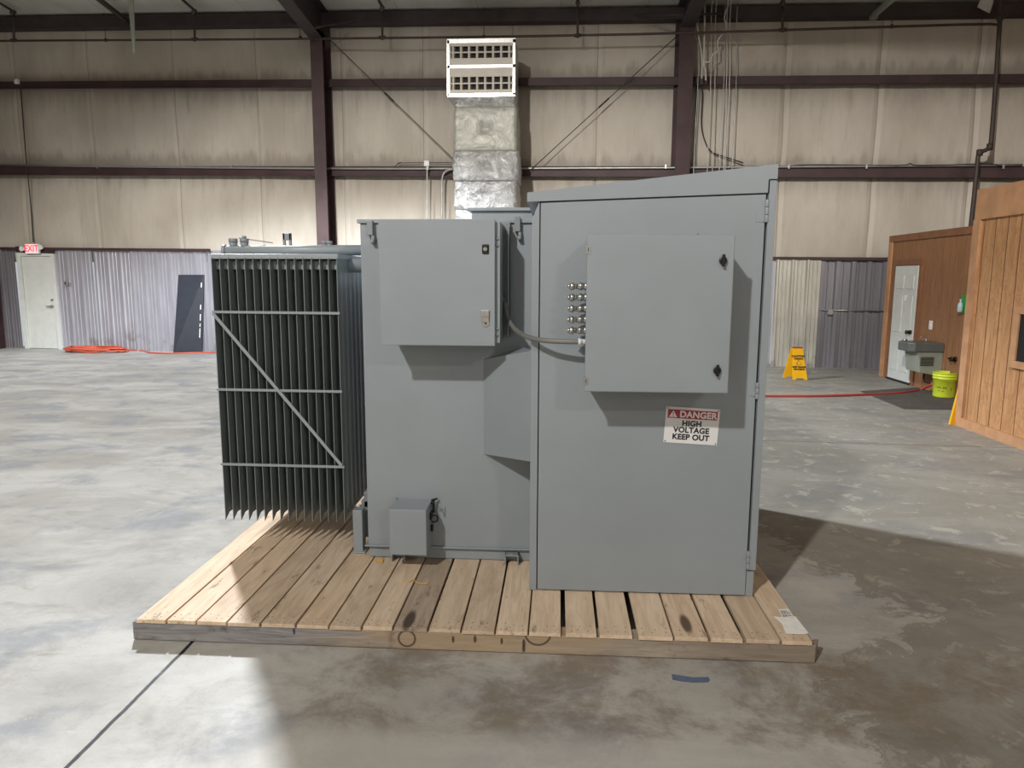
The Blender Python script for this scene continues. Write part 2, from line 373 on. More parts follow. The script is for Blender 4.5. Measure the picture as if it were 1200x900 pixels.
# back wall: insulation blanket billowing between girts, with vertical seams
SEAMX = sorted([W(px, 250).x for px in (33, 117, 214, 308, 405, 498, 600, 697, 800, 911, 1018, 1130)] + [-14., -15.7, -17.4, 9.7, 11.4])
G1a, G1b = W(0, 97), W(1200, 88); G2a, G2b = W(0, 197), W(1180, 196)     # upper and mid girts
def gz(a, b, x): return lerp_z(a, b, x)
def seam_d(x): return min(abs(x - s) for s in SEAMX)
m = MB(); NZ = 44
GX = [XL + (XR - XL) * i / 200 for i in range(201)]
for s_ in SEAMX: GX += [s_ + d for d in (-.2, -.15, -.12, -.09, -.06, -.04, -.025, -.012, 0, .012, .025, .04, .06, .09, .12, .15, .2)]
GX = sorted(set(round(g, 4) for g in GX if XL <= g <= XR)); NX = len(GX) - 1
def wpt(i, j):
    x = GX[i]; top = zroof(x, wally(x)) + .05; z = 1.9 + (top - 1.9) * j / NZ
    za, zb = gz(G2a, G2b, x), gz(G1a, G1b, x)
    t = 0.
    for lo, hi in ((1.9, za), (za, zb), (zb, top)):
        if lo <= z <= hi: t = (z - lo) / (hi - lo)
    b = .055 * math.sin(PI * t) ** .6 if 0 < t < 1 else 0
    s = seam_d(x); wob = mnoise.noise(Vector((x * .5, z * 1.3, 9))) * .03; b *= 1 - .35 * math.exp(-(s / .1) ** 2)
    b += (.020 * math.exp(-((s - .075) / .02) ** 2) - .018 * math.exp(-(s / .016) ** 2)) * (.6 + wob * 12) + .03 * mnoise.noise(Vector((x * 1.1, z * .8, 3)))
    return Vector((x, wally(x, b), z))
V = [[m.bm.verts.new(wpt(i, j)) for j in range(NZ + 1)] for i in range(NX + 1)]
for i in range(NX):
    for j in range(NZ): f = m.bm.faces.new((V[i][j], V[i + 1][j], V[i + 1][j + 1], V[i][j + 1])); f.smooth = True
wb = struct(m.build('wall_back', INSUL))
# lower steel liner panels (children of the back wall)
def zliner(x): return lerp_z(W(62, 291.5), W(1040, 303), x)
def liner(x0, x1, mat, off, pitch, amp, prof, dz=0.):
    m = MB(); n = max(1, round((x1 - x0) / pitch)); pts = []
    for k in range(n):
        for f_, d in prof: pts.append((x0 + (x1 - x0) * (k + f_) / n, d * amp))
    pts.append((x1, prof[0][1] * amp))
    V = [[m.bm.verts.new(WP(x, z, off + d)) for x, d in pts for z in [(zz if zz < 1 else zliner(x) + dz)]] for zz in (0.0, 9)]
    for a in range(len(pts) - 1): m.bm.faces.new((V[0][a], V[0][a + 1], V[1][a + 1], V[1][a]))
    return m.build('liner_panel', mat, wb)
RIB = [(0, 0), (.08, 1), (.20, 1), (.28, 0), (.45, 0), (.48, .25), (.52, .25), (.55, 0), (.72, 0), (.75, .25), (.79, .25), (.82, 0)]
RIB2 = [(0, 0), (.05, 1), (.30, 1), (.35, 0), (.55, 0), (.58, .35), (.75, .35), (.78, 0)]
x_a, x_b = W(6, 350, .06).x, W(17.5, 300, .06).x
liner(x_a - .12, W(22, 353, .06).x, CORD, .06, .2, .035, RIB)
liner(W(67, 350, .06).x, W(113, 350, .06).x, CORL, .10, .3, .035, RIB)
liner(W(113, 350, .06).x, W(157, 350, .06).x, CORL, .05, .3, .022, RIB, -.03)
liner(W(157, 350, .06).x, W(246, 350, .06).x, CORL, .10, .3, .035, RIB)
liner(W(246, 350, .06).x, W(905, 360, .06).x, CORL, .08, .3, .035, RIB)
liner(W(905, 360, .06).x, W(958, 370, .1).x, CORR, .12, .3, .035, RIB)
liner(W(958, 370, .1).x, XR, CORD, .03, .26, .05, RIB2)
liner(XL, x_a - .12, CORD, .04, .3, .035, RIB)
m = MB(); a, b = W(905, 302.5, .14), W(1045, 303.5, .14); m.bar(a, b, .03, .05); m.build('liner_cap', MAROON, wb)
m = MB(); a, b = W(0, 291, .16), W(246, 293, .16); m.bar(a, b, .04, .05); m.build('liner_cap', MAROON, wb)
# girts, eave beam, columns, rafters
TN = [0]
def trim(m, mat, parent=None, bevel=0):
    TN[0] += 1; return struct(m.build('trim_%d' % TN[0], mat, parent, bevel))
def zgirt(p0, p1, hgt, mat):
    x0, x1 = XL + .1, XR - .1; m = MB()
    q0, q1 = W(p0[0], p0[1], .2), W(p1[0], p1[1], .2)
    z0, z1 = lerp_z(q0, q1, x0), lerp_z(q0, q1, x1)
    def strip(o0, o1, dz0, dz1):
        m.hexa([WP(x0, z0 + dz0, o1), WP(x1, z1 + dz0, o1), WP(x1, z1 + dz0, o0), WP(x0, z0 + dz0, o0), WP(x0, z0 + dz1, o1), WP(x1, z1 + dz1, o1), WP(x1, z1 + dz1, o0), WP(x0, z0 + dz1, o0)])
    strip(.02, .2, -.006, 0); strip(.194, .2, -hgt, 0); strip(.2, .25, -hgt, -hgt + .006); strip(.02, .06, -.03, 0)
    return trim(m, mat)
zgirt((0, 95.7), (1200, 86.5), .15, MAROON)
zgirt((0, 194.5), (1190, 195), .19, MAROON)
# eave beam
m = MB(); x0, x1 = XL + .1, XR - .1
m.hexa([WP(x0, lerp_z(eb0, eb1, x0), .27), WP(x1, lerp_z(eb0, eb1, x1), .27), WP(x1, lerp_z(eb0, eb1, x1), .05), WP(x0, lerp_z(eb0, eb1, x0), .05),
        WP(x0, zeave(x0), .27), WP(x1, zeave(x1), .27), WP(x1, zeave(x1), .05), WP(x0, zeave(x0), .05)])
trim(m, DKBEAM)
def column(pxt, pyt, pxb, pyb, w, off=.3, d=.3):
    a, b = W(pxt, pyt, off + d), W(pxb, pyb, off + d); xc = (a.x + b.x) / 2; zt = a.z; y = wally(xc)
    m = MB(); y0 = y - off - d; y1 = y - off * .3
    m.box((xc - w / 2, y0, 0), (xc + w / 2, y0 + .012, zt)); m.box((xc - w / 2, y1 - .012, 0), (xc + w / 2, y1, zeave(xc))); m.box((xc - .005, y0 + .012, 0), (xc + .005, y1 - .012, zt + .2))
    m.box((xc - w / 2 - .05, y0 - .05, 0), (xc + w / 2 + .05, y1 + .02, .02))
    trim(m, MAROON); return xc, y0, y1, zt
cols = [column(370, 44, 378.5, 280, .235), column(806, 30, 799.5, 190, .25), ]
m = MB(); xc = W(0, 380, .3).x - .04; m.box((xc - .12, wally(xc, .5), 0), (xc + .12, wally(xc, .488), zeave(xc))); m.box((xc - .005, wally(xc, .488), 0), (xc + .005, wally(xc, .15), zeave(xc))); trim(m, MAROON)
for xc, y0, y1, zt in cols:                              # tapered rafters rising to the ridge behind the camera
    m = MB(); ye = -9.; zt0, zt1 = zroof(xc, y0) - .02, zroof(xc, ye) - .02
    w = .125
    b0 = zt - .02; b1 = zt1 - .55
    m.hexa([(xc - w, ye, b1), (xc + w, ye, b1), (xc + w, y0, b0), (xc - w, y0, b0), (xc - w, ye, b1 + .014), (xc + w, ye, b1 + .014), (xc + w, y0, b0 + .014), (xc - w, y0, b0 + .014)])
    m.hexa([(xc - .005, ye, b1), (xc + .005, ye, b1), (xc + .005, y1, b0), (xc - .005, y1, b0), (xc - .005, ye, zt1), (xc + .005, ye, zt1), (xc + .005, y1, zroof(xc, y1) - .02), (xc - .005, y1, zroof(xc, y1) - .02)])
    m.hexa([(xc - w, ye, zt1 - .014), (xc + w, ye, zt1 - .014), (xc + w, y1, zroof(xc, y1) - .034), (xc - w, y1, zroof(xc, y1) - .034), (xc - w, ye, zt1), (xc + w, ye, zt1), (xc + w, y1, zroof(xc, y1) - .02), (xc - w, y1, zroof(xc, y1) - .02)])
    for s in (-1, 1): m.bar((xc + s * .12, y0 - .4, b0 + .06), (xc + s * .9, wally(xc, .1), zeave(xc) - .06), .03, .03)
    trim(m, DKBEAM)

# exit door, left
def quadz(px0, px1, off):                               # x extents on the wall
    return W(px0, 353, off).x, W(px1, 353, off).x
dx0, dx1 = quadz(24.5, 67.5, .12)
dm = MB(); zt = W(45, 300.5, .12).z
def door_frame(m, x0, x1, zt, off, w=.07, d=.12):
    for a, b, c, e in ((x0 - w, x0, 0, zt + w), (x1, x1 + w, 0, zt + w), (x0, x1, zt, zt + w)):
        m.hexa([WP(a, c, off + .03), WP(b, c, off + .03), WP(b, c, off - d), WP(a, c, off - d), WP(a, e, off + .03), WP(b, e, off + .03), WP(b, e, off - d), WP(a, e, off - d)])
m = MB(); x0, x1 = dx0 + .12, dx1 - .06
m.hexa([WP(x0, .01, .12), WP(x1, .01, .12), WP(x1, .01, .075), WP(x0, .01, .075), WP(x0, zt, .12), WP(x1, zt, .12), WP(x1, zt, .075), WP(x0, zt, .075)])
d1 = struct(m.build('door_1', WHITEP, bevel=.004))
m = MB(); door_frame(m, x0 - .005, x1 + .005, zt + .005, .13, .09); m.build('door_frame', WHITEP, d1)
m = MB(); xk = x1 - .07; m.cyl(WP(xk, .94, .12), WP(xk, .94, .17), .03); m.bar(WP(xk + .01, .94, .175), WP(xk - .12, .94, .175), .02, .02); m.cyl(WP(xk, 1.08, .12), WP(xk, 1.08, .135), .028)
m.build('door_handle', STEEL, d1)
m = MB(); m.bar(WP(x0 - .1, zt + .15, .14), WP(x1 + .1, zt + .12, .14), .04, .13); m.build('door_header', MAROON, d1)

# ================================================================== ON THE BACK WALL
# exit sign
e0 = W(37, 291.5, .26)
t_ = thing('exit_sign', e0, 'small glowing red and white exit sign with two lamp heads above the far left door', 'exit sign')
wv = Vector((1, -WS, 0)).normalized(); nv = Vector((-WS, -1, 0)).normalized()
def wbox(m, c, w, h, d, back=0.):                       # box centred at c, facing away from the wall
    c = Vector(c); a = wv * w / 2; u = Vector((0, 0, h / 2)); f = nv * d
    return m.hexa([c - a - u + nv * back + f, c + a - u + nv * back + f, c + a - u + nv * back, c - a - u + nv * back, c - a + u + nv * back + f, c + a + u + nv * back + f, c + a + u + nv * back, c - a + u + nv * back])
m = MB(); wbox(m, e0, .33, .21, .06, -.06); m.build('housing', WHITES, t_, bevel=.008)
m = MB(); wbox(m, e0, .30, .18, .004); m.build('face', EXITG, t_)
text('lettering', 'EXIT', .19, EXITR, e0 + nv * .008, wv, (0, 0, 1), t_, bold=.004, sx=.85)
for s in (-1, 1):
    c = e0 + wv * s * .23 + Vector((0, 0, .03 if s > 0 else .0)); m = MB(); m.cyl(c - nv * .05, c + nv * .03, .035, .055); m.bar(c - nv * .03, e0 - nv * .03 + wv * s * .15, .025, .025); m.build('lamp_head', WHITES, t_)
m = MB(); m.bar(e0 - nv * .06, e0 - nv * .2, .06, .06); m.build('bracket', WHITES, t_)
m = MB(); m.tube([W(39, 284, .12), W(36, 240, .14), W(31, 190, .22), W(27, 140, .12), W(24, 102, .12)], .011)
tag(m.build('cable', CABLE), 'thin dark cable drooping down the insulation to the exit sign', 'cable')
c = W(21, 96, .25); m = MB(); wbox(m, c, .09, .09, .05); m.cyl(c + nv * .05, c + nv * .06, .02); tag(m.build('junction_box', WHITES, bevel=.005), 'tiny white junction box on the upper girt at the far left', 'junction box')
# switch box on the second liner panel
c = W(79, 332, .16); m = MB(); wbox(m, c, .07, .09, .05); m.mi = 1; m.bar(c + nv * .05, c + nv * .07, .02, .03); m.mi = 0; m.cyl(c + Vector((.055, 0, .05)), c + Vector((.055, 0, -.06)), .012); tag(m.build('switch_box', [ZINC, BLACK], bevel=.003), 'small metal switch box on the ribbed wall right of the exit door', 'switch box')
# black panel leaning
P = [W(209, 322, .14), W(239, 322, .14), onZ(236, 414), onZ(203, 414)]
P[2].z = P[3].z = .0
t_ = thing('leaning_panel', (P[2] + P[3]) / 2, 'dark slate blue sheet panel leaning on the ribbed metal wall', 'panel')
n_ = Vector((0, .035, 0)); m = MB(); m.hexa([P[3], P[2], P[2] + n_, P[3] + n_, P[0], P[1], P[1] + n_, P[0] + n_]); m.build('sheet', SLATE, t_, bevel=.003)
a, b = P[1], P[2]
for f_, g_ in ((.1, .16), (.38, .44), (.5, .58), (.62, .66), (.68, .8)):
    q, r = a.lerp(b, f_) + Vector((-.045, -.006, 0)), a.lerp(b, g_) + Vector((-.045, -.006, 0)); m = MB(); m.bar(q, r, .014, .006, (0, 1, 0)); m.build('torn_tape', PAPER, t_, label='scrap of white tape')
# orange cord coil and line along the wall
m = MB(); c = onZ(118, 412); c.y -= .14; pts = []
for k in range(0, 88):
    a = k / 16 * 2 * PI; rr = .58 + .09 * math.sin(k * 1.7) + .05 * math.sin(k * .37)
    pts.append(Vector((c.x + math.cos(a) * rr, c.y + math.sin(a) * rr * .42, .02 + .016 * (k / 16) + .006 * math.sin(k))))
e_ = onZ(150, 411); pts += [e_ + Vector((.2, 0, .015)), onZ(176, 414) + Vector((0, 0, .015)), onZ(205, 415) + Vector((0, 0, .015)), onZ(246, 414) + Vector((0, 0, .015)), onZ(330, 416) + Vector((0, 0, .015))]
m.tube(pts, .017, 8, 3); tag(m.build('hose', ORANGE), 'orange hose coiled on the floor at the foot of the ribbed wall', 'hose')
# air duct
DY = 12.94
def dp(px, py, dy=0.): return onY(px, py, DY - dy)
t_ = thing('air_duct', Vector((dp(565, 200).x, DY + .7, 0)), 'foil-wrapped vertical air duct with two grilles on the back wall', 'air duct')
def crumple(name, x0, x1, z0, z1, y0, y1, amp, mat, seed, n=26, bulge=.04):
    m = MB(); bm = m.bm; bmesh.ops.create_cube(bm, size=1)
    bmesh.ops.subdivide_edges(bm, edges=bm.edges[:], cuts=n, use_grid_fill=True)
    for v in bm.verts:
        u = v.co.copy(); p = Vector((x0 + (x1 - x0) * (u.x + .5), y0 + (y1 - y0) * (u.y + .5), z0 + (z1 - z0) * (u.z + .5)))
        d = Vector((u.x if abs(u.x) > .499 else 0, u.y if abs(u.y) > .499 else 0, 0))
        if d.length: d.normalize()
        q = p * 2.4 + Vector((seed, seed * 2, 0)); r = 1 - abs(mnoise.noise(q)) * 2
        k = amp * (r * .8 + .5 * (1 - abs(mnoise.noise(q * 2.7)) * 2) + .2 * mnoise.noise(q * 7)) + bulge * (1 - (2 * u.z) ** 6) * (1 - .5 * (2 * u.x) ** 2)
        # pinched stick-pin in the middle of each front
        if d.y < -.5: k -= .07 * math.exp(-((u.x) ** 2 + (u.z) ** 2) / .012)
        v.co = p + d * k
    for f in bm.faces: f.smooth = True
    return m.build(name, mat, t_)
xL, xR = dp(533, 150).x, dp(604, 150).x
zz = [dp(565, y).z for y in (112, 125, 177, 212, 246, 300)]
crumple('foil_wrap', xL + .03, xR - .03, zz[1] - .02, zz[0] + .03, DY + .05, DY + .92, .02, FOIL, 1)
crumple('foil_wrap', xL, xR, zz[2], zz[1], DY + .02, DY + .92, .018, FOIL2, 2)['label'] = 'duller smooth foil section'
crumple('foil_wrap', xL, xR + .02, zz[3], zz[2], DY + .0, DY + .92, .03, FOIL, 3)
crumple('foil_wrap', xL + .02, xR, zz[4], zz[3], DY + .02, DY + .92, .03, FOIL, 4)
crumple('foil_wrap', xL + .02, xR, 0.02, zz[4], DY + .02, DY + .92, .02, FOIL, 5)
bx0, bx1, bz0, bz1 = dp(524.5, 80).x, dp(604, 80).x, dp(565, 111.5).z, dp(565, 47).z
m = MB(); m.box((bx0, DY, bz0), (bx1, DY + .92, bz0 + .01)); m.box((bx0, DY, bz1 - .01), (bx1, DY + .92, bz1)); m.box((bx0, DY, bz0), (bx0 + .01, DY + .92, bz1)); m.box((bx1 - .01, DY, bz0), (bx1, DY + .92, bz1)); m.box((bx0, DY + .3, bz0), (bx1, DY + .31, bz1))
m.build('register_box', FOILEDGE, t_)
for k, (ya, yb, oa, ob) in enumerate(((50, 77, 54, 68), (79, 109, 90, 105))):
    za, zb = dp(565, yb).z, dp(565, ya).z; oz0, oz1 = dp(565, ob).z, dp(565, oa).z; x0, x1 = bx0 + .035, bx1 - .045; ox0, ox1 = dp(527, 60).x + .02, dp(600, 60).x
    m = MB(); m.box((x0, DY - .012, oz1), (x1, DY + .02, zb)); m.box((x0, DY - .012, za), (x1, DY + .02, oz0)); m.box((x0, DY - .012, oz0), (ox0, DY + .02, oz1)); m.box((ox1, DY - .012, oz0), (x1, DY + .02, oz1))
    g = m.build('grille', CREAM, t_, bevel=.004)
    m = MB(); nv_ = 7
    for q in range(nv_ + 1):
        xv = ox0 + (ox1 - ox0) * (q + .3) / (nv_ + .6); m.box((xv - .018, DY + .0, oz0), (xv + .018, DY + .06, oz1), Matrix.Rotation(-.25, 3, 'Z'))
    zc = (oz0 + oz1) / 2; m.box((ox0, DY - .002, zc - .011), (ox1, DY + .03, zc + .011)); m.build('vane', CREAM, g)
    m = MB(); m.box((ox0, DY + .07, oz0 - .02), (ox1, DY + .075, oz1 + .02)); m.build('throat_opening', DARKV, g)
m = MB(); m.box((bx0 - .01, DY - .02, bz0 - .01), (bx0 + .035, DY + .01, bz1)); m.box((bx1 - .045, DY - .02, bz0), (bx1, DY + .01, bz1)); m.box((bx0, DY - .02, bz1 - .05), (bx1, DY + .01, bz1 + .02)); m.box((bx0, DY - .02, bz0 - .03), (bx1, DY + .01, bz0 + .03))
za = dp(565, 78).z; m.box((bx0, DY - .02, za - .025), (bx1, DY + .01, za + .025)); m.build('foil_edge', FOILEDGE, t_)

# conduit along the mid girt, branches
t_ = thing('wall_conduit', W(384, 196, .28), 'long pale conduit running along the middle girt of the back wall', 'conduit')
m = MB(); m.tube([W(0, 193.5, .24), W(380, 197.5, .24), W(700, 197, .24), W(919, 195.5, .24), W(1198, 193.5, .24)], .022, 8, 4); m.build('pipe', ZINC, t_)
for px in (115, 272, 583, 780, 924, 1015, 1175): c = W(px, 195.5, .24); m = MB(); wbox(m, c, .03, .07, .035); m.build('strap', ZINC, t_)
c = W(501, 192, .3); t_ = thing('junction_box', c, 'small white electrical box above the middle girt left of the duct', 'junction box')
m = MB(); wbox(m, c, .10, .10, .07); m.build('box', WHITES, t_, bevel=.005); m = MB(); wbox(m, c - Vector((-.01, 0, .08)), .045, .07, .05); m.build('fitting', ZINC, t_)
m = MB(); m.tube([W(500.5, 198, .33), W(500.5, 225, .33), W(500, 300, .33), W(500, 340, .33)], .013, 8, 3); m.build('drop_pipe', LCABLE, t_)
m = MB(); m.tube([W(470, 190, .1) , W(462, 195, .2)], .006, 6, 1); m.tube([W(466, 191, .12), W(500, 190.5, .12), W(530, 190.5, .12)], .006, 6, 2); m.build('wire', CABLE, t_)
m = MB(); m.tube([W(531, 198, .32), W(526, 199, .32), W(521, 202, .32), W(518.5, 208, .32), W(518, 225, .32), W(518, 345, .32)], .02, 8, 4)
tag(m.build('bent_conduit', ZINC), 'bent metal conduit dropping from the middle girt beside the foil duct', 'conduit')
# brace rods
for i, (a, b) in enumerate((((380, 40), (533, 188)), ((799, 37), (622, 199)))):
    m = MB(); p, q = W(*a, .3), W(*b, .3); m.cyl(p, q, .0075, n=8); m.cyl(p.lerp(q, .5) - (q - p).normalized() * .12, p.lerp(q, .5) + (q - p).normalized() * .12, .015, n=8)
    tag(m.build('brace_rod', CABLE), ('thin diagonal brace rod from the left column down to the foil duct', 'thin diagonal brace rod running from the right column down to the duct')[i], 'brace rod')
# sprinkler line
t_ = thing('sprinkler_pipe', W(600, 42, .6), 'dark sprinkler pipe running along the top of the back wall', 'pipe')
m = MB(); m.tube([W(-30, 48, .6), W(380, 45.3, .6), W(750, 40, .6), W(1118, 29, .6), W(1168, 29, .6)], .021, 8, 3); m.build('main_pipe', PIPE, t_)
for px, y0, y1 in ((16, 15, 47), (228, 14, 46), (448, 10, 44), (677, 4, 41.5), (917, 4, 35)):
    a, b = W(px, y1, .6), W(px, y0, .6); m = MB(); m.cyl(a - Vector((0, 0, .04)), b, .022, n=8); m.cyl(a - wv * .06, a + wv * .06, .032, n=8)
    fwd = b + Vector((0, -4.2, .38)); m.tube([b, b + Vector((0, -.05, .03)), fwd], .026, 8, 1); m.cyl(b - Vector((0, .07, .03)), b + Vector((0, .03, .03)), .04, n=8); m.build('branch_pipe', PIPE, t_)
for px, yy in ((124, 47), (567, 43), (1045, 31), (352, 44)):
    m = MB(); a = W(px, yy, .6); m.cyl(a, a + Vector((0, 0, .5)), .006, n=6); m.cyl(a - wv * .02, a + wv * .02, .034, n=8); m.build('hanger', PIPE, t_)
# riser at the right
m = MB(); P = [W(1170, -4, .6), W(1172, 20, .6), W(1168, 90, .6), W(1161, 172, .6)]
m.tube([W(1173, -6, .6), W(1172, 20, .6), W(1167, 95, .6), W(1162, 160, .6), W(1160, 172, .6), W(1157, 175, .6), W(1151, 177.5, .6), W(1147, 181, .6), W(1145.5, 190, .6), W(1142, 225, .6), W(1138, 262, .6), W(1132, 330, .6)], .034, 10, 3)
for q in ((1172, 20), (1160, 172), (1148, 179)): p = W(*q, .6); m.cyl(p - Vector((0, 0, .05)), p + Vector((0, 0, .05)), .048, n=10)
tag(m.build('riser_pipe', PIPE), 'dark vertical pipe with a small jog behind the wooden office', 'pipe')
# white hanging strip and flap near the roof
m = MB(); a = onY(157, 61, 12.2); b = a + Vector((0, .0, 1.2)); 
m.hexa([a + Vector((-.02, 0, 0)), a + Vector((.02, 0, 0)), a + Vector((.02, .02, 0)), a + Vector((-.02, .02, 0)), b + Vector((-.06, 0, 0)), b + Vector((.06, 0, 0)), b + Vector((.06, .02, 0)), b + Vector((-.06, .02, 0))])
tag(m.build('hanging_strip', FOUNTL), 'pale narrow strip hanging down from the roof at upper left', 'strip')
for (pa, pb, lab) in (((148, 24), (112, -4), 'roof brace rising from the eave beam beside the hanging strip'), ((1024, 18), (1049, -4), 'short pale roof brace above the right part of the wall')):
    m = MB(); a = W(*pa, .3); b = onY(*pb, a.y - 1.3); m.bar(a, b, .07, .07); m.bar(a, a + Vector((0, .0, -.06)), .1, .1); tag(m.build('roof_brace', PIPE if pa[0] < 500 else FOUNTL), lab, 'brace')
m = MB(); a = W(1146, 8, .5); pts = [a, W(1152, -6, .8), W(1165, -6, .8), W(1164, 5, .5), W(1160, 15, .45), W(1150, 10, .45)]
m.prism(pts, (0, .02, 0)); tag(m.build('torn_insulation_flap', WHITEP), 'torn white insulation flap hanging at the top right', 'insulation flap')

# bundle of thin rods and cables right of the right column
zg = W(835, 92, .26).z
xs = [(818, 813), (833, 829), (838, 835), (848.5, 843), (851.5, 848), (855, 850), (863, 858)]
for i, (xa, xb) in enumerate(xs):
    m = MB(); p0 = W(xa + 2.5, -6, .9); p1 = W(xa + (.5), 22, .32); p2 = W(xa, 92, .3); p3 = W((xa + xb) / 2, 140, .32); p4 = W(xb, 196, .3); p5 = W(xb - 1, 250, .3)
    m.tube([p0, p1, p2, p3, p4, p5], .0085, 6, 3)
    tag(m.build('conduit_run', LCABLE if i % 3 else ZINC), 'one of the thin vertical conduits bunched beside the right steel column', 'conduit', 'thin conduits beside the right column')
m = MB(); m.tube([W(815, -4, .5), W(815.5, 20, .5), W(820, 50, .5), W(823, 72, .5), W(822, 84, .5), W(822.5, 92, .5)], .012, 6, 3)
tag(m.build('hanging_cable', LCABLE), 'slanting white cable hanging closest to the right column', 'cable')
m = MB(); m.tube([W(826, -4, .5), W(825.5, 40, .5), W(825, 74, .5), W(827, 82, .5), W(827, 94, .5)], .016, 6, 3)
tag(m.build('hanging_cable', LCABLE), 'straight plumb white cable hanging just right of the slanting one', 'cable')
m = MB(); m.tube([W(858, -3, .5), W(851, 12, .5), W(849, 22, .5), W(851, 29, .5), W(847, 39, .5), W(841, 48, .5), W(841, 60, .5), W(835, 64, .5), W(832, 72, .5), W(826, 73, .5), W(823, 80, .5)], .012, 6, 3)
tag(m.build('wavy_cable', LCABLE), 'kinked white cable dangling beside the right column', 'cable')
m = MB(); m.tube([W(820, 95, .2), W(823, 110, .15), W(822, 145, .12), W(826, 165, .12), W(834, 178, .12), W(850, 184, .12), W(871, 191, .15)], .011, 6, 4)
tag(m.build('loose_cable', CABLE), 'dark loose cable sagging across the insulation behind the tall cabinet', 'cable')
m = MB(); m.tube([W(817, 95, .1), W(816, 130, .1), W(813, 196, .1), W(811, 240, .1)], .013, 6, 3); tag(m.build('wall_cable', CABLE), 'dark straight cable on the insulation next to the right column', 'cable')
m = MB(); m.tube([W(924, 195, .26), W(950, 193, .26), W(1052, 194, .26), W(1066, 191.5, .26), W(1075, 194, .26), W(1120, 193, .26), W(1160, 192, .26), W(1174, 195, .26)], .009, 6, 3)
tag(m.build('girt_cable', CABLE), 'thin dark cable lying along the middle girt at the right', 'cable')
c = W(1025, 363, .1); m = MB(); m.tube([W(960, 363, .1), W(1037, 365, .1)], .012, 6, 1); wbox(m, W(972.5, 365.5, .1), .09, .09, .05); tag(m.build('outlet_conduit', ZINC), 'horizontal conduit with an outlet box across the dark ribbed panels', 'conduit')

# ================================================================== WOODEN OFFICES, right
NX_, FX = 4.43, 5.40
yc, ye = 8.165, 1.2                                     # near office left face from its corner towards the camera side
zt = onY(1146.7, 222.5, yc).z; zm = onY(1146.7, 258, yc).z
m = MB(); m.box((NX_ + .02, ye, 0), (XR - .1, yc - .02, zt - .05)); on = struct(m.build('wall_office_near', PLYN))
m = MB(); m.box((NX_ - .01, ye, zm), (NX_ + .03, yc, zt)); m.build('top_trim', TRIMW, on)
m = MB(); m.box((NX_ - .012, yc - .10, 0), (NX_ + .03, yc + .02, zm + .003)); m.build('corner_trim', TRIMW, on)
m = MB(); m.box((NX_ - .012, ye, 0), (NX_ + .025, yc - .1, .10)); m.build('base_trim', TRIMW, on)
wz0, wz1 = onX(1196, 424, NX_).z, onX(1196, 368, NX_).z; wy = onX(1187, 400, NX_).y
m = MB(); m.box((NX_ - .02, wy - 1.2, wz0 - .07), (NX_ + .03, wy, wz0)); m.box((NX_ - .02, wy - 1.2, wz1), (NX_ + .03, wy, wz1 + .07)); m.box((NX_ - .02, wy - .08, wz0), (NX_ + .03, wy, wz1)); m.box((NX_ - .02, wy - 1.2, wz0), (NX_ + .03, wy - 1.12, wz1))
w1 = struct(m.build('window_1', TRIMW, bevel=.004)); m = MB(); m.box((NX_ - .001, wy - 1.12, wz0), (NX_ + .012, wy - .08, wz1)); m.build('window_pane', GASKET, w1)
# far office
zf = 2.20; ya = yc + .02; yb = 12.345; zft = onX(1046, 276.5, FX).z
m = MB(); m.box((FX, ya, 0), (XR - .1, yb, zft - .03)); of = struct(m.build('wall_office_far', PLYF))
m = MB(); m.box((FX - .025, ya, zft - .10), (FX + .05, yb, zft)); m.build('top_trim', TRIMD, of)
m = MB(); m.box((FX - .02, yb - .10, 0), (FX + .02, yb + .02, zft)); m.build('corner_trim', TRIMW, of)
m = MB()
for yg in (8.9, 9.8, 10.35, 10.95, 11.9): m.box((FX - .004, yg, 0), (FX + .001, yg + .012, zft - .1))
m.build('panel_seam', TRIMD, of)
def six_panel_door(name, y0, y1, z0, z1, X):
    m = MB(); m.box((X - .035, y0, z0), (X - .002, y1, z1)); d = struct(m.build(name, WHITEP, bevel=.003))
    m = MB(); w = y1 - y0; hh = z1 - z0
    for a, b in ((.12, .45), (.55, .88)):
        for c, e in ((.08, .36), (.42, .74), (.80, .92)):
            m.box((X - .045, y0 + w * a, z0 + hh * c), (X - .034, y0 + w * b, z0 + hh * e)); 
    m.build('raised_panel', WHITEP, d, bevel=.006); return d
dA, dB, dT = 11.29, 12.02, 1.80
d2 = six_panel_door('door_2', dA, dB, .03, dT, FX)
m = MB(); m.box((FX - .03, dA - .10, 0), (FX + .01, dA - .02, dT + .09)); m.box((FX - .03, dB + .01, 0), (FX + .01, dB + .09, dT + .09)); m.box((FX - .03, dA - .02, dT + .01), (FX + .01, dB + .01, dT + .09)); m.build('door_frame', TRIMD, d2)
m = MB(); m.box((FX - .05, dA - .02, 0), (FX + .01, dB + .02, .03)); m.build('threshold', BLACK, d2)
m = MB(); c = Vector((FX - .035, dA + .06, .80)); m.cyl(c, c + Vector((-.03, 0, 0)), .032); m.cyl(c + Vector((-.03, 0, 0)), c + Vector((-.075, 0, 0)), .02, .032); m.build('door_knob', BRASSY, d2)
m = MB(); m.box((FX - .0365, dA + .27, 1.27), (FX - .0455, dA + .35, 1.35)); m.build('notice', PAPER, d2)
m = MB(); c = onX(1121, 421, FX); m.box((FX - .01, c.y - .45, 0), (FX - .001, c.y + .10, 1.8)); d3 = struct(m.build('door_3', PLYF))
m = MB(); m.cyl(c, c + Vector((-.03, 0, 0)), .035); m.cyl(c + Vector((-.03, 0, 0)), c + Vector((-.08, 0, 0)), .02, .034); m.cyl(c + Vector((-.055, .0, 0)), c + Vector((-.055, .1, 0)), .014); m.build('door_knob', BRASSY, d3)
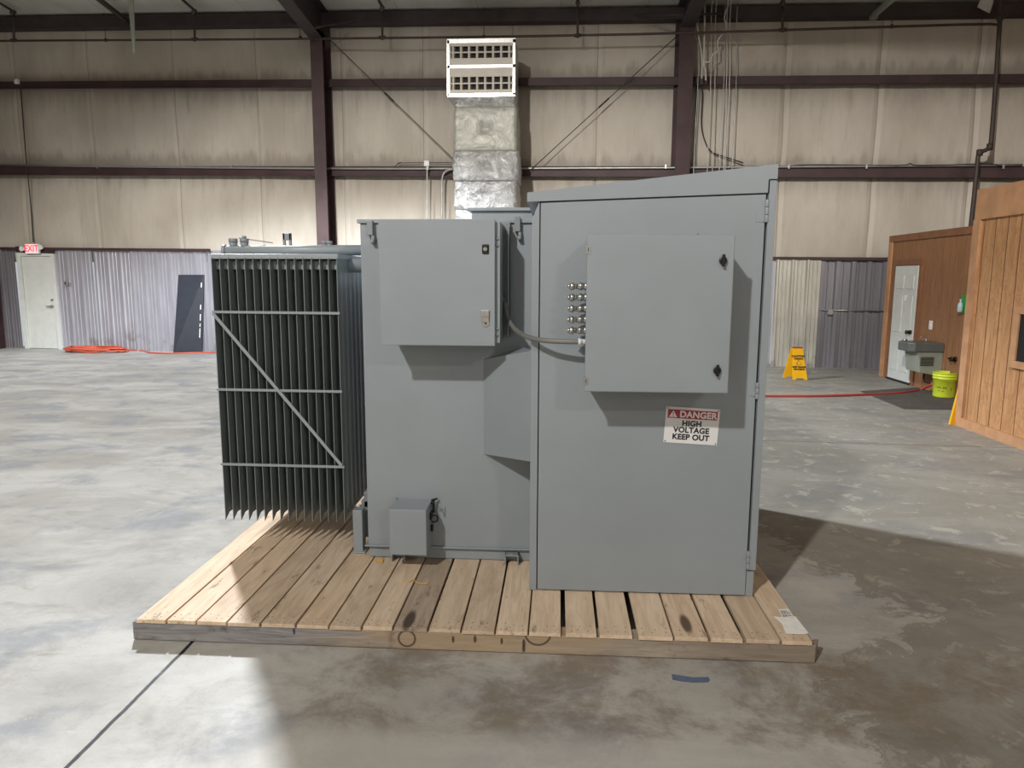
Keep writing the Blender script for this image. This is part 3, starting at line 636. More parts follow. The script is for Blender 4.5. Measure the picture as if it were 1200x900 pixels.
# light switch
c = onX(1091, 381, FX); t_ = thing('light_switch', c, 'white light switch plate on the brown plywood office wall', 'light switch')
m = MB(); m.box((FX - .008, c.y - .045, c.z - .065), (FX + .0, c.y + .045, c.z + .065)); m.build('plate', WHITES, t_, bevel=.002); m = MB(); m.box((FX - .016, c.y - .01, c.z - .02), (FX - .006, c.y + .01, c.z + .02)); m.build('toggle', WHITES, t_)
# soap / spray dispenser at the corner
c = onX(1129, 356, FX - .04); t_ = thing('soap_dispenser', Vector((FX, c.y, c.z - .12)), 'green holder with a pale soap bottle on the plywood wall by the office corner', 'dispenser')
m = MB(); m.box((FX - .05, c.y - .12, c.z - .12), (FX - .001, c.y + .05, c.z + .12)); m.build('holder', GREENP, t_, bevel=.01)
m = MB(); m.lathe((FX - .083, c.y - .01, c.z - .11), [(.024, 0), (.032, .008), (.032, .09), (.024, .12), (.011, .13), (.011, .15), (.015, .155), (.015, .17)], 16); m.build('bottle', WBLUE, t_)
# drinking fountain
fy0, fy1 = 10.30, 10.92; fz = .585
t_ = thing('drinking_fountain', (FX, (fy0 + fy1) / 2, 0), 'grey wall-mounted drinking fountain on the plywood wall beside the white door', 'drinking fountain')
fa, fb = onX(1060, 404, 4.98), onX(1108, 404, FX)
ftop = .715
m = MB(); m.prism([(FX, 10.42, ftop), (FX - .40, 10.42, ftop), (FX - .46, 10.50, ftop), (FX - .46, 10.80, ftop), (FX - .40, 10.88, ftop), (FX, 10.88, ftop)], (0, 0, -.13)); m.build('basin', FOUNT, t_, bevel=.015)
m = MB(); m.prism([(FX, 10.45, ftop - .13), (FX - .34, 10.45, ftop - .13), (FX - .30, 10.45, ftop - .42), (FX, 10.45, ftop - .47)], (0, .40, 0)); m.build('cabinet', FOUNTL, t_, bevel=.006)
m = MB()
for k in range(8): m.box((FX - .30 + k * .0, 10.442, ftop - .20 - k * .016), (FX - .12, 10.45, ftop - .208 - k * .016))
m.build('vent', BLACK, t_)
m = MB(); m.cyl((FX - .12, 10.70, ftop - .005), (FX - .12, 10.70, ftop + .04), .014); m.tube([(FX - .12, 10.7, ftop + .03), (FX - .14, 10.7, ftop + .065), (FX - .2, 10.7, ftop + .06)], .012, 8, 3); m.build('spout', STEEL, t_)
m = MB(); m.cyl((FX - .38, 10.78, ftop - .005), (FX - .38, 10.78, ftop + .03), .03); m.build('push_button', STEEL, t_)
m = MB(); m.tube([(FX - .1, 10.72, ftop - .46), (FX - .1, 10.72, .16), (FX - .06, 10.72, .12), (FX - .01, 10.72, .12)], .014, 8, 3); m.build('drain_pipe', PIPE, t_)
# mat, bucket
Q = [onZ(1008, 459), onZ(1059, 479.5), onZ(1121, 480.5), None]; Q[3] = Vector((FX - .04, 11.0, 0)); Q[2].x = FX - .05
m = MB(); m.prism([Q[0], Q[1], Q[2], Q[3]], (0, 0, .008)); tag(m.build('floor_mat', MATM), 'worn charcoal floor mat under the drinking fountain', 'mat')
bc = onZ(1105.8, 464.8, .008); bc.z = .009; br = .15
t_ = thing('bucket', bc, 'lime yellow plastic bucket on the mat at the office corner', 'bucket')
m = MB(); m.lathe(bc, [(br * .86, 0), (br * .90, .012), (br * .985, .25), (br * 1.04, .252), (br * 1.04, .262), (br, .264), (br * 1.0, .285), (br * 1.06, .287), (br * 1.06, .297), (br * 1.01, .299), (br * 1.02, .325), (br * 1.06, .327), (br * 1.06, .338), (br * .98, .338), (br * .84, .02)]); m.build('pail', LIME, t_)
m = MB(); 
for k, (a0, ww, z0, hh) in enumerate(((-2.45, .05, .13, .022), (-2.32, .08, .128, .02), (-2.17, .06, .124, .024), (-2.04, .03, .122, .012), (-1.9, .07, .125, .022), (-1.77, .06, .125, .022), (-1.65, .05, .123, .024), (-2.3, .16, .09, .006), (-2.0, .22, .086, .006), (-1.18, .06, .10, .04))):
    a0 -= .28; r = br * (.90 + (z0 - .01) / .24 * .085) + .0015
    for q in range(3):
        a1, a2 = a0 + ww * q / 3 * 1.0, a0 + ww * (q + 1) / 3 * 1.0
        m.face([bc + Vector((r * math.cos(a1), r * math.sin(a1), z0)), bc + Vector((r * math.cos(a2), r * math.sin(a2), z0)), bc + Vector((r * 1.003 * math.cos(a2), r * 1.003 * math.sin(a2), z0 + hh)), bc + Vector((r * 1.003 * math.cos(a1), r * 1.003 * math.sin(a1), z0 + hh))])
m.build('printing', INK, t_, label='dark blurred lettering around the pail')
m = MB(); m.tube([bc + Vector((-br * 1.05, 0, .29)), bc + Vector((-br * .8, -br * .75, .25)), bc + Vector((0, -br * 1.1, .235)), bc + Vector((br * .8, -br * .75, .25)), bc + Vector((br * 1.05, 0, .29))], .003, 6, 5); m.build('handle', LIME, t_)
# red hose across the floor
m = MB(); P = [onZ(x, y, .015) for x, y in ((860, 463.5), (898, 464), (960, 464), (1010, 462.5), (1045, 461), (1070, 458.5), (1080, 456))] + [onX(1094, 450, 5.22)]
m.tube(P, .016, 8, 4); tag(m.build('hose', REDH), 'red hose trailing over the floor to the lime bucket', 'hose')
# yellow plank leaning at the corner
m = MB(); a = onZ(1116, 498); b = onY(1140, 405, yc + .06); m.hexa([a + Vector((-.03, 0, 0)), a + Vector((.03, 0, 0)), a + Vector((.03, .03, 0)), a + Vector((-.03, .03, 0)), b + Vector((-.03, 0, 0)), b + Vector((.03, 0, 0)), b + Vector((.03, .03, 0)), b + Vector((-.03, .03, 0))])
tag(m.build('yellow_board', YEL, bevel=.004), 'narrow yellow board leaning against the near office corner', 'board')
# sticks on the near office roof
for k, (o, l) in enumerate((((0, 0), 1.2), ((.1, .06), .9))):
    m = MB(); p = onX(1186, 212, NX_ + .15); p.y = 7.4; z = zt + .0; m.bar((NX_ + .12 + o[0], 7.55, z - .05 + .02 + o[1]), (NX_ + .5 + o[0], 7.55 - l, z - .03 + .04 + o[1]), .05, .03)
    tag(m.build('wood_scrap', TRIMW), ('lower stick lying on top of the near wooden office', 'upper stick lying on top of the near wooden office')[k], 'wood scrap')
# wet floor sign
ca, cb = onZ(929, 444), onZ(945.5, 446); tl = .60
cx = (onZ(918, 443).x + onZ(945, 446).x) / 2
t_ = thing('wet_floor_sign', onZ(934, 443), 'yellow folding wet floor sign standing before the pale ribbed wall', 'floor sign')
apex_y = ca.y + .22; top_z = onY(937, 408, apex_y).z
def leaf(bl, br_, tl_, tr_, name, parent):
    n = (br_ - bl).cross(tl_ - bl).normalized() * .012; m = MB(); cut = .12
    f = lambda u, v: bl.lerp(br_, u).lerp(tl_.lerp(tr_, u), v)
    pts = [f(0, 0), f(.2, 0), f(.28, .05), f(.72, .05), f(.8, 0), f(1, 0), f(1, 1), f(0, 1)]
    m.prism(pts, n); return m.build(name, YEL, parent), f
BL = onZ(928.5, 445.2); BR_ = onY(946, 446, BL.y); BR_.z = 0; TL = onY(928.5, 408, BL.y + .13); TR = onY(940.3, 408, BL.y + .13); TR.z = TL.z
lf, ff = leaf(BL, BR_, TL, TR, 'front_leaf', t_)
BL2 = onZ(917, 442.6); leaf(BL2, BL2 + (BR_ - BL), TL + Vector((-.01, .04, 0)), TR + Vector((-.01, .04, 0)), 'back_leaf', t_)
rg = (BR_ - BL).normalized(); upv = (TL - BL).normalized(); upv = (upv - rg * upv.dot(rg)).normalized(); nn = rg.cross(upv)
for (v, s_, b_) in ((.74, .045, 'CAUTION'), (.66, .030, 'CUIDADO'), (.40, .036, 'WET FLOOR'), (.33, .026, 'PISO MOJADO')):
    text('lettering', b_, s_, INK, ff(.5, v) + nn * .016, rg, upv, lf, bold=.002, depth=.002)
m = MB(); c = ff(.5, .53) + nn * .014
for k in range(3):
    a0, a1 = PI / 2 + k * 2 * PI / 3, PI / 2 + (k + 1) * 2 * PI / 3; m.bar(c + (rg * math.cos(a0) + upv * math.sin(a0)) * .05, c + (rg * math.cos(a1) + upv * math.sin(a1)) * .05, .006, .003)
m.build('warning_triangle', SIGNRED, lf); m = MB(); m.bar(TL + Vector((0, 0, .01)), TR + Vector((0, 0, .01)), .03, .02); m.build('hinge', SIGNRED, t_)

# ================================================================== PALLET
PZ, PY0, PY1 = .104, 2.897, 5.55
t_ = thing('pallet', (-.38, 4.2, 0), 'large low wooden pallet carrying the grey transformer', 'pallet'); pallet = t_
PX0, PX1 = -1.861, 1.097
for k, y in enumerate((PY0 + .012, 3.75, 4.6, 5.44)):
    m = MB()
    if k == 0: m.prism([(PX0, y, .003), (PX1, y, .003), (PX1, y, .07), (PX1, y, .0852), (PX0, y, .0852)], (0, .09, 0)); m.prism([(PX1, y, .003), (PX1 + .035, y + .09, .003), (PX1 + .035, y + .09, .06), (PX1 + .03, y + .05, .0852), (PX1, y, .0852)], (-.02, .002, 0))
    else: m.box((PX0, y, .003), (PX1, y + .09, .0852))
    m.build('skid', SKID, t_, bevel=.004)
bpx = [158, 194, 229, 265, 304.5, 346, 385, 423.5, 460, 501, 540, 580, 619, 660, 701, 745, 790, 832, 873, 916, 954]
by = [726, 727.5, 729, 730.5, 732, 734, 736, 737, 738, 739, 740, 741.5, 743, 744.5, 745.5, 747, 748, 749, 750, 751, 752]
bx = [onY(p, q, PY0).x for p, q in zip(bpx, by)]
gaps = {12: .007, 13: .022, 14: .014, 15: .026, 17: .012, 4: .01, 5: .010, 8: .010, 9: .010, 18: .016, 19: .010}
tones = {0: (1.12, 1.1, 1.06), 1: (1.1, 1.08, 1.04), 2: (1.08, 1.06, 1.03), 7: (.62, .62, .64), 12: (1.06, 1.05, 1.04), 10: (.92, .92, .92), 16: (1.0, .98, .96), 18: (.86, .86, .86), 5: (.95, .93, .9)}
tones[8] = tones.pop(7); tones[7] = (1, 1, 1)
for k in range(20):
    g0 = gaps.get(k, .009) / 2; g1 = gaps.get(k + 1, .009) / 2; x0, x1 = bx[k] + g0, bx[k + 1] - g1
    dy = random.uniform(.002, .010); m = MB(); skew = random.uniform(-.006, .006) if k not in (0, 19) else 0
    zt = PZ - .0008 - random.uniform(0, .0015)
    m.hexa([(x0, PY0 + dy, .0855), (x1, PY0 + dy, .0855), (x1 + skew, PY1, .0855), (x0 + skew, PY1, .0855), (x0, PY0 + dy, zt), (x1, PY0 + dy, zt), (x1 + skew, PY1, zt), (x0 + skew, PY1, zt)])
    m.mi = 1
    for yy in (PY0 + .035, PY0 + .07, PY0 + .88):
        for q in range(3 if yy < 3.1 else 2):
            xx = x0 + (x1 - x0) * (.2 + .3 * q) + random.uniform(-.012, .012); yq = yy + random.uniform(-.012, .012); m.cyl((xx, yq, zt - .002), (xx, yq, zt + .0006), .0035, n=8)
    o = m.build('deck_board', [DECK, CABLE], t_, bevel=.0025); c_ = tones.get(k) or tuple([random.uniform(.9, 1.06)] * 3); o.color = (*c_, 1)
# papers on the pallet's last board
m = MB(); P = [onZ(x, y, PZ + .003) for x, y in ((906, 722.5), (917, 723.5), (932, 722.5), (947.5, 742), (941, 743.5), (921, 742.5), (916, 731))]
m.prism(P, (0, 0, .0015)); a = P[2].lerp(P[0], .5); 
o = tag(m.build('white_paper', PAPER), 'blank crumpled white sheet stuck near the front right corner of the pallet', 'paper')
t_ = thing('printed_label', onZ(920, 718, PZ + .002), 'small printed label stuck on the pallet behind the blank white sheet', 'label')
P = [onZ(x, y, PZ + .0022) for x, y in ((912, 714), (924, 713.5), (929, 724), (917, 724))]; m = MB(); m.prism(P, (0, 0, .0006)); m.build('sticker', PAPER, t_)
m = MB()
for v in (.25, .42, .6, .78, .92):
    for u0, u1 in ((.1, .3), (.35, .55), (.6, .72), (.78, .92)):
        if random.random() < .85:
            a = P[0].lerp(P[1], u0).lerp(P[3].lerp(P[2], u0), v) + Vector((0, 0, .001)); b = P[0].lerp(P[1], u1).lerp(P[3].lerp(P[2], u1), v) + Vector((0, 0, .001)); m.bar(a, b, .006, .0008)
m.build('printing', INK, t_)
# strap scraps and tape
m = MB(); m.tube([onZ(x, y, PZ + .004) for x, y in ((472, 681), (480, 681.5), (484.5, 679), (488, 682.5), (496, 684), (503, 683))], .0025, 6, 3); tag(m.build('strap_scrap', STRAW), 'thin curled yellow strap scrap lying on the pallet boards', 'strap scrap')
m = MB(); P = [onZ(x, y, PZ + .003) for x, y in ((440, 654.8), (449.5, 655), (448.5, 659), (440, 658.5))]; m.prism(P, (0, 0, .002)); tag(m.build('yellow_chip', STRAW), 'small yellow wood chip at the foot of the transformer tank', 'chip')
m = MB(); P = [onZ(x, y, .001) for x, y in ((787, 790), (800, 792), (812, 794), (830, 793.5), (832, 797), (830, 799.5), (812, 800), (798, 798.5), (788, 796.5))]; m.prism(P, (0, 0, .001)); tag(m.build('tape_strip', BLUET), 'strip of faded blue tape on the concrete in front of the pallet', 'tape')

# ================================================================== TRANSFORMER
T = thing('transformer', (-.2, 4.4, PZ), 'grey pad transformer with black-finned radiator, control boxes and tall danger-signed cabinet, strapped on the pallet', 'transformer')
T['label'] = 'large grey electrical transformer with finned radiator and tall cabinet on the pallet'
TY = 3.68; TX0, TX1 = -1.0, -.118; TZ = 1.868
CY = 3.325; CX0, CX1 = -.118, .948; CBK = 5.3
m = MB(); m.box((TX0, TY, .16), (TX1, 5.0, TZ)); m.box((TX0 + .004, TY + .004, PZ), (TX1, 4.996, .165)); tank = m.build('tank', GREY, T, bevel=.006)
zl = onY(520, 641.5, TY - .02).z
m = MB(); m.box((TX0 - .014, TY - .022, zl - .006), (TX1, 5.0, zl + .002)); m.build('base_flange', GREY, tank, bevel=.002)
m = MB(); m.box((TX0 - .012, TY - .014, TZ), (TX1 + .0, 5.01, TZ + .02)); m.build('top_flange', GREY, tank, bevel=.003)
m = MB(); m.box((-.47, 4.0, TZ + .02), (TX1 - .005, 4.9, 1.955)); m.box((-.49, 3.98, 1.955), (TX1 - .004, 4.92, 1.972)); m.build('hatch', GREY, tank, bevel=.003)
for px in (434.5, 607):
    c = onY(px, 262, TY - .02); m = MB(); x = c.x; zt = onY(px, 259 if px < 500 else 254.5, TY - .03).z
    m.box((x - .018, TY - .035, zt - .07), (x + .012, TY - .005, zt + .004)); m.box((x + .002, TY - .03, zt - .115), (x + .018, TY, zt - .07)); m.cyl((x + .008, TY - .04, zt - .1), (x + .008, TY, zt - .1), .009, n=10)
    m.build('cover_clamp', GREY_D, tank, bevel=.003)
for px in (466, 600):                                      # jack pads under the base
    c = onZ(px, 659, PZ); x = c.x; m = MB(); m.box((x - .037, TY - .055, PZ), (x - .030, TY + .0, PZ + .05)); m.box((x + .030, TY - .055, PZ), (x + .037, TY, PZ + .05)); m.box((x - .037, TY - .05, PZ + .043), (x + .037, TY, PZ + .05)); m.cyl((x, TY - .03, PZ + .05), (x, TY - .03, PZ + .056), .012, n=6)
    m.build('jack_pad', GREY, tank, bevel=.002)
# post at the left of the base
m = MB(); m.box((-1.098, 3.735, PZ + .004), (-1.045, 3.80, .345)); m.box((-1.105, 3.725, PZ), (-1.03, 3.81, PZ + .008)); m.build('post', GREY, tank, bevel=.012)
m = MB(); m.box((-1.075, 3.83, .16), (-1.0, 3.90, .37)); m.box((-1.06, 3.83, .33), (-1.0, 3.95, .42)); m.build('drain_fitting', GREY_D, tank, bevel=.004)
# radiator
RY0, RY1 = 3.72, 4.72; RX0, RX1 = -1.803, -1.140; NF = 16
zb, ztp = .280, 1.713
m = MB(); ra = m.cyl((RX0 - .02, 3.98, ztp - .05), (TX0, 3.98, ztp - .05), .04).build('header_pipe', GREY, T); rad = ra; rad.name = 'radiator'
for k in range(NF):
    x = RX0 + (RX1 - RX0) * k / (NF - 1); m = MB()
    m.prism([(x, RY0, zb), (x, RY0 + .05, zb + .03), (x, RY1 - .05, zb + .03), (x, RY1, zb), (x, RY1, ztp - .02), (x, RY1 - .02, ztp), (x, RY0 + .02, ztp), (x, RY0, ztp - .02)], (.0035, 0, 0))
    for q in range(12):                                    # pressed flow channels
        y = RY0 + .045 + (RY1 - RY0 - .09) * q / 11; za, zc = zb + .06, ztp - .09
        for sg in (1, -1):
            xs_ = x + (.0035 if sg > 0 else 0)
            m.hexa([(xs_, y - .038, za), (xs_ + sg * .003, y, za), (xs_, y + .038, za), (xs_, y, za), (xs_, y - .038, zc), (xs_ + sg * .003, y, zc), (xs_, y + .038, zc), (xs_, y, zc)])
    m.build('fin', FIN, rad)
for k in range(NF - 1):
    x = RX0 + (RX1 - RX0) * k / (NF - 1)
    for b_ in ((RY0 + .05, ztp - .075, RY1 - .05, ztp - .03), (RY0 + .18, zb + .03, RY1 - .18, zb + .10)):
        m = MB(); m.box((x + .0035, b_[0], b_[1]), (x + .0442, b_[2], b_[3])); m.build('collar', GREY, rad)
m = MB(); m.box((RX0 - .004, RY0 + .006, ztp - .022), (RX1 + .008, RY1 - .01, ztp + .003)); m.build('top_plate', GREY, rad, bevel=.002)
for z in (1.416, 1.004, .595):
    m = MB(); m.bar((RX0 - .006, RY0 - .005, z), (RX1 + .012, RY0 - .005, z - .003), .008, .013); m.build('brace_bar', GREY, rad)
m = MB(); m.bar((RX0 + .0, RY0 - .012, 1.41), (RX1 + .0, RY0 - .012, .60), .006, .016); m.build('diagonal_brace', GREY, rad)
m = MB(); m.cyl((-1.865, 4.02, ztp + .030), (TX0, 4.02, ztp + .034), .029, n=24); m.cyl((-1.872, 4.02, ztp + .030), (-1.855, 4.02, ztp + .030), .034); m.build('top_pipe', GREY, rad)
for px, hh in ((273.5, 0), (286.5, 1), (380, 2), (386, 0)):
    c = onY(px, 287, 4.02); m = MB(); z = ztp + .045; s = .75 if px > 300 else 1.
    m.cyl((c.x, 4.02, z), (c.x, 4.02, z + .035 * s), .022 * s, n=14); m.cyl((c.x, 4.02, z + .03 * s), (c.x, 4.02, z + .052 * s), .026 * s, n=6)
    if hh == 1: m.cyl((c.x, 4.02, z + .05), (c.x, 4.02, z + .066), .012); m.bar((c.x - .03, 4.02, z + .055), (c.x + .15, 4.05, z + .03), .008, .006)
    m.build('plug', GREY_D, rad)
c = onY(337, 288, 4.02); m = MB(); z = ztp + .012
for a, b, e, f in ((-.024, -.010, 0, .115), (.010, .024, 0, .115), (-.024, .024, .075, .115), (-.024, .024, 0, .03)): m.box((c.x + a, 4.012, z + e), (c.x + b, 4.028, z + f))
m.build('lifting_lug', GREY_D, rad, bevel=.003)
# control box on the tank
a, b = onY(443, 260, 3.41), onY(580, 254, 3.41); z0 = onY(515, 405, 3.41).z; z1 = onY(512, 256.5, 3.41).z
m = MB(); m.box((a.x + .006, 3.437, z0 + .012), (b.x + .022, TY - .03, z1 - .01)); cb = m.build('control_box', GREY, T, bevel=.003)
m = MB(); m.box((a.x + .01, 3.426, z0 + .02), (b.x - .01, 3.44, z1 - .02)); m.build('gasket', GASKET, cb)
m = MB(); m.box((a.x, 3.41, z0), (b.x, 3.428, z1)); m.build('door', GREY, cb, bevel=.003)
m = MB(); m.box((a.x + .02, TY - .03, z0 + .02), (b.x + .055, TY + .001, z1 - .0)); m.box((b.x + .045, TY - .08, z0 + .03), (b.x + .055, TY - .03, z1 - .02)); m.build('mounting_frame', GREY_D, cb, bevel=.002)
m = MB(); m.box((b.x + .0555, TY - .075, z0 + .04), (b.x + .0565, TY - .035, z1 - .04)); m.build('frame_slot', GASKET, cb)
def lockplate(px, py, w, h):
    c = onY(px, py, 3.41); m = MB(); m.box((c.x - w, 3.402, c.z - h), (c.x + w, 3.411, c.z + h)); return m, c
m, c = lockplate(569, 292, .016, .022); l = m.build('lock', BLACK, cb, bevel=.005, label='black lock with a bright key slot')
m = MB(); m.cyl((c.x - .001, 3.399, c.z), (c.x - .001, 3.403, c.z), .0085); m.mi = 1; m.box((c.x - .002, 3.398, c.z - .006), (c.x + .0005, 3.3995, c.z + .006)); m.build('lock_cylinder', [STEEL, BLACK], cb)
c = onY(568.5, 373, 3.41); m = MB(); m.box((c.x - .019, 3.397, c.z + .006), (c.x + .019, 3.411, c.z + .038)); m.box((c.x - .017, 3.4, c.z - .016), (c.x + .019, 3.411, c.z + .006)); m.cyl((c.x + .003, 3.406, c.z - .022), (c.x + .003, 3.411, c.z - .022), .019, n=20); m.mi = 1; m.cyl((c.x + .003, 3.404, c.z - .024), (c.x + .003, 3.407, c.z - .024), .005, n=10)
m.build('latch', [STEEL, BLACK], cb, bevel=.002, label='bright metal padlock hasp')
for z in (z1 - .09, z1 - .12, z0 + .08, z0 + .05): m = MB(); m.cyl((b.x + .006, 3.434, z), (b.x + .014, 3.434, z), .006, n=8); m.build('door_screw', STEEL, cb)
# throat wedge between tank and cabinet
tz0, tz1 = onY(567, 532, TY), onY(567, 421, TY); rz1 = onY(620, 411, CY + .02).z; rz0 = onY(620, 541, CY + .02).z; xl = tz0.x; xr = TX1
m = MB(); m.hexa([(xl, TY - .001, tz0.z), (xr, CY + .02, rz0), (xr, TY, rz0), (xl + .001, TY, tz0.z), (xl, TY - .001, tz1.z), (xr, CY + .02, rz1), (xr, TY, rz1), (xl + .001, TY, tz1.z)]); m.build('throat_cover', GREY, T, bevel=.003)
# lower drain box
a, b = onY(456, 597, 3.5), onY(500, 652, 3.5); m = MB(); m.box((a.x, 3.5, b.z + .003), (b.x, TY, a.z)); db = m.build('valve_box', GREY, T, bevel=.003)
m = MB(); m.box((a.x - .008, 3.5 + .02, b.z + .01), (a.x + .001, 3.56, a.z - .0)); m.box((a.x - .018, TY - .012, b.z + .02), (a.x + .0, TY, a.z + .008))
for z in (b.z + .05, (a.z + b.z) / 2, a.z - .02): m.cyl((a.x - .006, TY - .02, z - .015), (a.x - .006, TY - .02, z + .015), .006, n=8)
m.build('hinge', GREY, db)
m = MB(); x = b.x; m.cyl((x, TY - .03, a.z - .01), (x + .02, TY - .03, a.z - .01), .006, n=8); m.bar((x + .006, TY - .05, a.z + .012), (x + .03, TY - .02, a.z + .012), .008, .008); m.cyl((x + .014, TY - .03, a.z + .01), (x + .014, TY - .03, a.z - .06), .005, n=8)
m.tube([(x + .005, TY - .05, a.z - .07), (x + .03, TY - .04, a.z - .075), (x + .035, TY - .04, a.z - .10), (x + .015, TY - .04, a.z - .11), (x + .005, TY - .05, a.z - .1)], .004, 6, 4); m.box((x, TY - .08, a.z - .085), (x + .01, TY - .03, a.z - .05)); m.box((x, TY - .06, b.z + .09), (x + .012, TY - .035, b.z + .12))
m.build('latch', BLACK, db, label='black hasp and ring on the side')
m = MB(); m.cyl((x + .05, TY - .05, a.z - .05), (x + .05, TY - .05, a.z - .0), .002, n=6); m.bar((x + .05, TY, a.z - .05), (x + .05, TY - .05, a.z - .05), .004, .004); m.build('seal_wire', GREY_D, db)

# tall cabinet
zr0, zr1 = 1.975, 2.092; fl0, fl1 = 1.935, 1.972               # roof edge and fascia bottom at left/right
zcut = onY(622, 258, CY).z; zct = fl0
m = MB(); cut = .028
m.prism([(CX0, CY + .02, PZ), (CX1, CY + .02, PZ), (CX1, CY + .02, fl1 + .02), (CX0 + cut, CY + .02, fl0 + .02), (CX0 + cut, CY + .02, zct - .0), (CX0, CY + .02, zcut)], (0, CBK - CY - .02, 0))
cab = m.build('cabinet_body', GREY, T)
seam = onY(630.5, 460, CY).x; ds = onY(632.5, 460, CY).x
# front frame members
def strip(pts, mat=GREY, name='front_frame', f=0.): m = MB(); m.prism([(x, CY - f, z) for x, z in pts], (0, .02 + f, 0)); return m.build(name, mat, cab, bevel=.0015)
fz = lambda x: fl0 + (fl1 - fl0) * (x - CX0) / (CX1 - CX0)
strip([(CX0, PZ), (seam, PZ), (seam, fz(seam) - .002), (CX0 + cut, fz(CX0 + cut) - .002), (CX0 + cut, zct - .01), (CX0, zcut)])
rx0 = onY(884.5, 450, CY).x; rx0 = (onY(897.8, 223, CY).x + onY(874.5, 695, CY).x) / 2
zn = onY(880, 668, CY).z
strip([(rx0 + .006, zn + .004), (CX1, zn + .004), (CX1 + .001, fz(CX1) + .052), (rx0 + .006, fz(CX1) + .052)], f=.0135)
strip([(rx0 - .0, PZ), (CX1 - .004, PZ), (CX1 - .004, zn - .004), (rx0 + .0, zn - .004)])
# door
m = MB(); x0, x1 = seam + .005, rx0 - .003
m.prism([(x0, CY - .004, PZ + .006), (x1, CY - .004, PZ + .006), (x1, CY - .004, fz(x1) - .006), (x0, CY - .004, fz(x0) - .006)], (0, .022, 0)); door = m.build('cabinet_door', GREY, T, bevel=.002)
m = MB(); m.box((CX0 + .03, CY + .012, PZ + .002), (CX1 - .02, CY + .019, fl0)); m.build('door_gasket', GASKET, cab)
m = MB(); rl, rr = CX0 - .022, CX1 + .002; oh = .012
m.hexa([(rl, CY - oh, fl0), (rr, CY - oh, fz(rr) + .0), (rr, CBK + .05, fz(rr)), (rl, CBK + .05, fl0), (rl, CY - oh, zr0), (rr, CY - oh, zr1), (rr, CBK + .05, zr1 + .0), (rl, CBK + .05, zr0)]); 
bmesh.ops.delete(m.bm, geom=[f for f in m.bm.faces if f.calc_center_median().z < 1.96 and abs(f.normal.z) > .5], context='FACES_ONLY')
m2 = m; roof = m.build('roof', GREY, T); so = roof.modifiers.new('s', 'SOLIDIFY'); so.thickness = .012; so.offset = -1
m = MB(); xg = rx0 + .0045; zg = fz(CX1) + .053; m.box((xg - .0025, CY - .015, fz(xg) - .002), (xg + .0025, CY - .0115, zg)); m.box((xg, CY - .015, zg - .002), (CX1 + .001, CY - .0115, zg + .003)); m.build('frame_seam', GASKET, cab)
# hinges
for k, (px, py, h) in enumerate(((893.5, 247.5, 26), (883, 457.5, 20), (876, 655.5, 24))):
    c = onY(px + 1.5, py, CY); m = MB(); hz = h * .0038 / 2; x = rx0 + .0015
    for q in range(3): zz0 = c.z - hz + 2 * hz * q / 3; m.cyl((x, CY - .011, zz0 + .001), (x, CY - .011, zz0 + 2 * hz / 3 - .001), .0085, n=12)
    if k == 0: m.box((x - .045, CY - .0065, c.z - hz + .002), (x, CY - .0035, c.z)); m.box((x, CY - .005, c.z + .005), (x + .04, CY + .0, c.z + hz - .002))
    else: m.box((x - .03, CY - .0065, c.z - hz * .7), (x, CY - .0035, c.z + .0)); m.box((x, CY - .005, c.z + .0), (x + .028, CY + .0, c.z + hz * .7))
    m.build('hinge', GREY, door, bevel=.001)
# junction box on the cabinet door
JX0, JX1, JZ0, JZ1, JY = .121, .725, 1.118, 1.776, 3.075
m = MB(); m.box((JX0 + .008, JY + .016, JZ0 + .006), (JX1 - .006, CY - .003, JZ1 - .006)); jb = m.build('junction_box', GREY, T, bevel=.003)
m = MB(); m.box((JX0, JY, JZ0), (JX1, JY + .016, JZ1)); m.build('lid', GREY, jb, bevel=.004)
for px, py in ((847, 305.5), (840, 434)):
    c = onY(px, py, JY); m = MB(); m.cyl((c.x, JY - .014, c.z), (c.x, JY, c.z), .016, n=20); m.box((c.x - .006, JY - .022, c.z - .024), (c.x + .006, JY - .010, c.z + .026)); m.build('latch', BLACK, jb, bevel=.003, label='black quarter-turn latch')
for px, py in ((688.5, 292.5), (686.5, 446.5)):
    c = onY(px, py, JY); m = MB(); m.box((JX0 - .004, JY - .002, c.z - .016), (JX0 + .014, JY + .02, c.z + .016)); m.mi = 1; m.box((JX0 + .004, JY - .003, c.z - .008), (JX0 + .007, JY - .0015, c.z + .008)); m.build('hinge', [ZINC, CABLE], jb)
for px in (703, 821, 762):
    c = onY(px, 277, JY + .05); m = MB(); m.box((c.x - .012, JY + .03, JZ1 - .006), (c.x + .012, JY + .06, JZ1 + .010)) if px != 762 else m.cyl((c.x, JY + .05, JZ1 - .006), (c.x, JY + .05, JZ1 + .006), .006); m.build('top_clip', GREY, jb)
GLY = 3.20
for py in (335.5, 348.5, 361.5, 374.5, 387):
    z = onX(684, py, JX0).z; z = onY(675, py, GLY).z; m = MB(); x = JX0 + .008
    m.cyl((x, GLY, z), (x - .012, GLY, z), .019, n=6); m.cyl((x - .012, GLY, z), (x - .045, GLY, z), .0145, n=14); m.cyl((x - .022, GLY, z), (x - .034, GLY, z), .018, n=6)
    m.cyl((x - .045, GLY, z), (x - .058, GLY, z), .012, n=12); m.cyl((x - .058, GLY - .01, z), (x - .075, GLY - .012, z), .017, n=14); m.cyl((x - .075, GLY - .012, z), (x - .084, GLY - .012, z), .010, n=10); m.cyl((x - .084, GLY - .012, z), (x - .094, GLY - .013, z), .003, n=6)
    m.build('cable_gland', STEEL, jb)
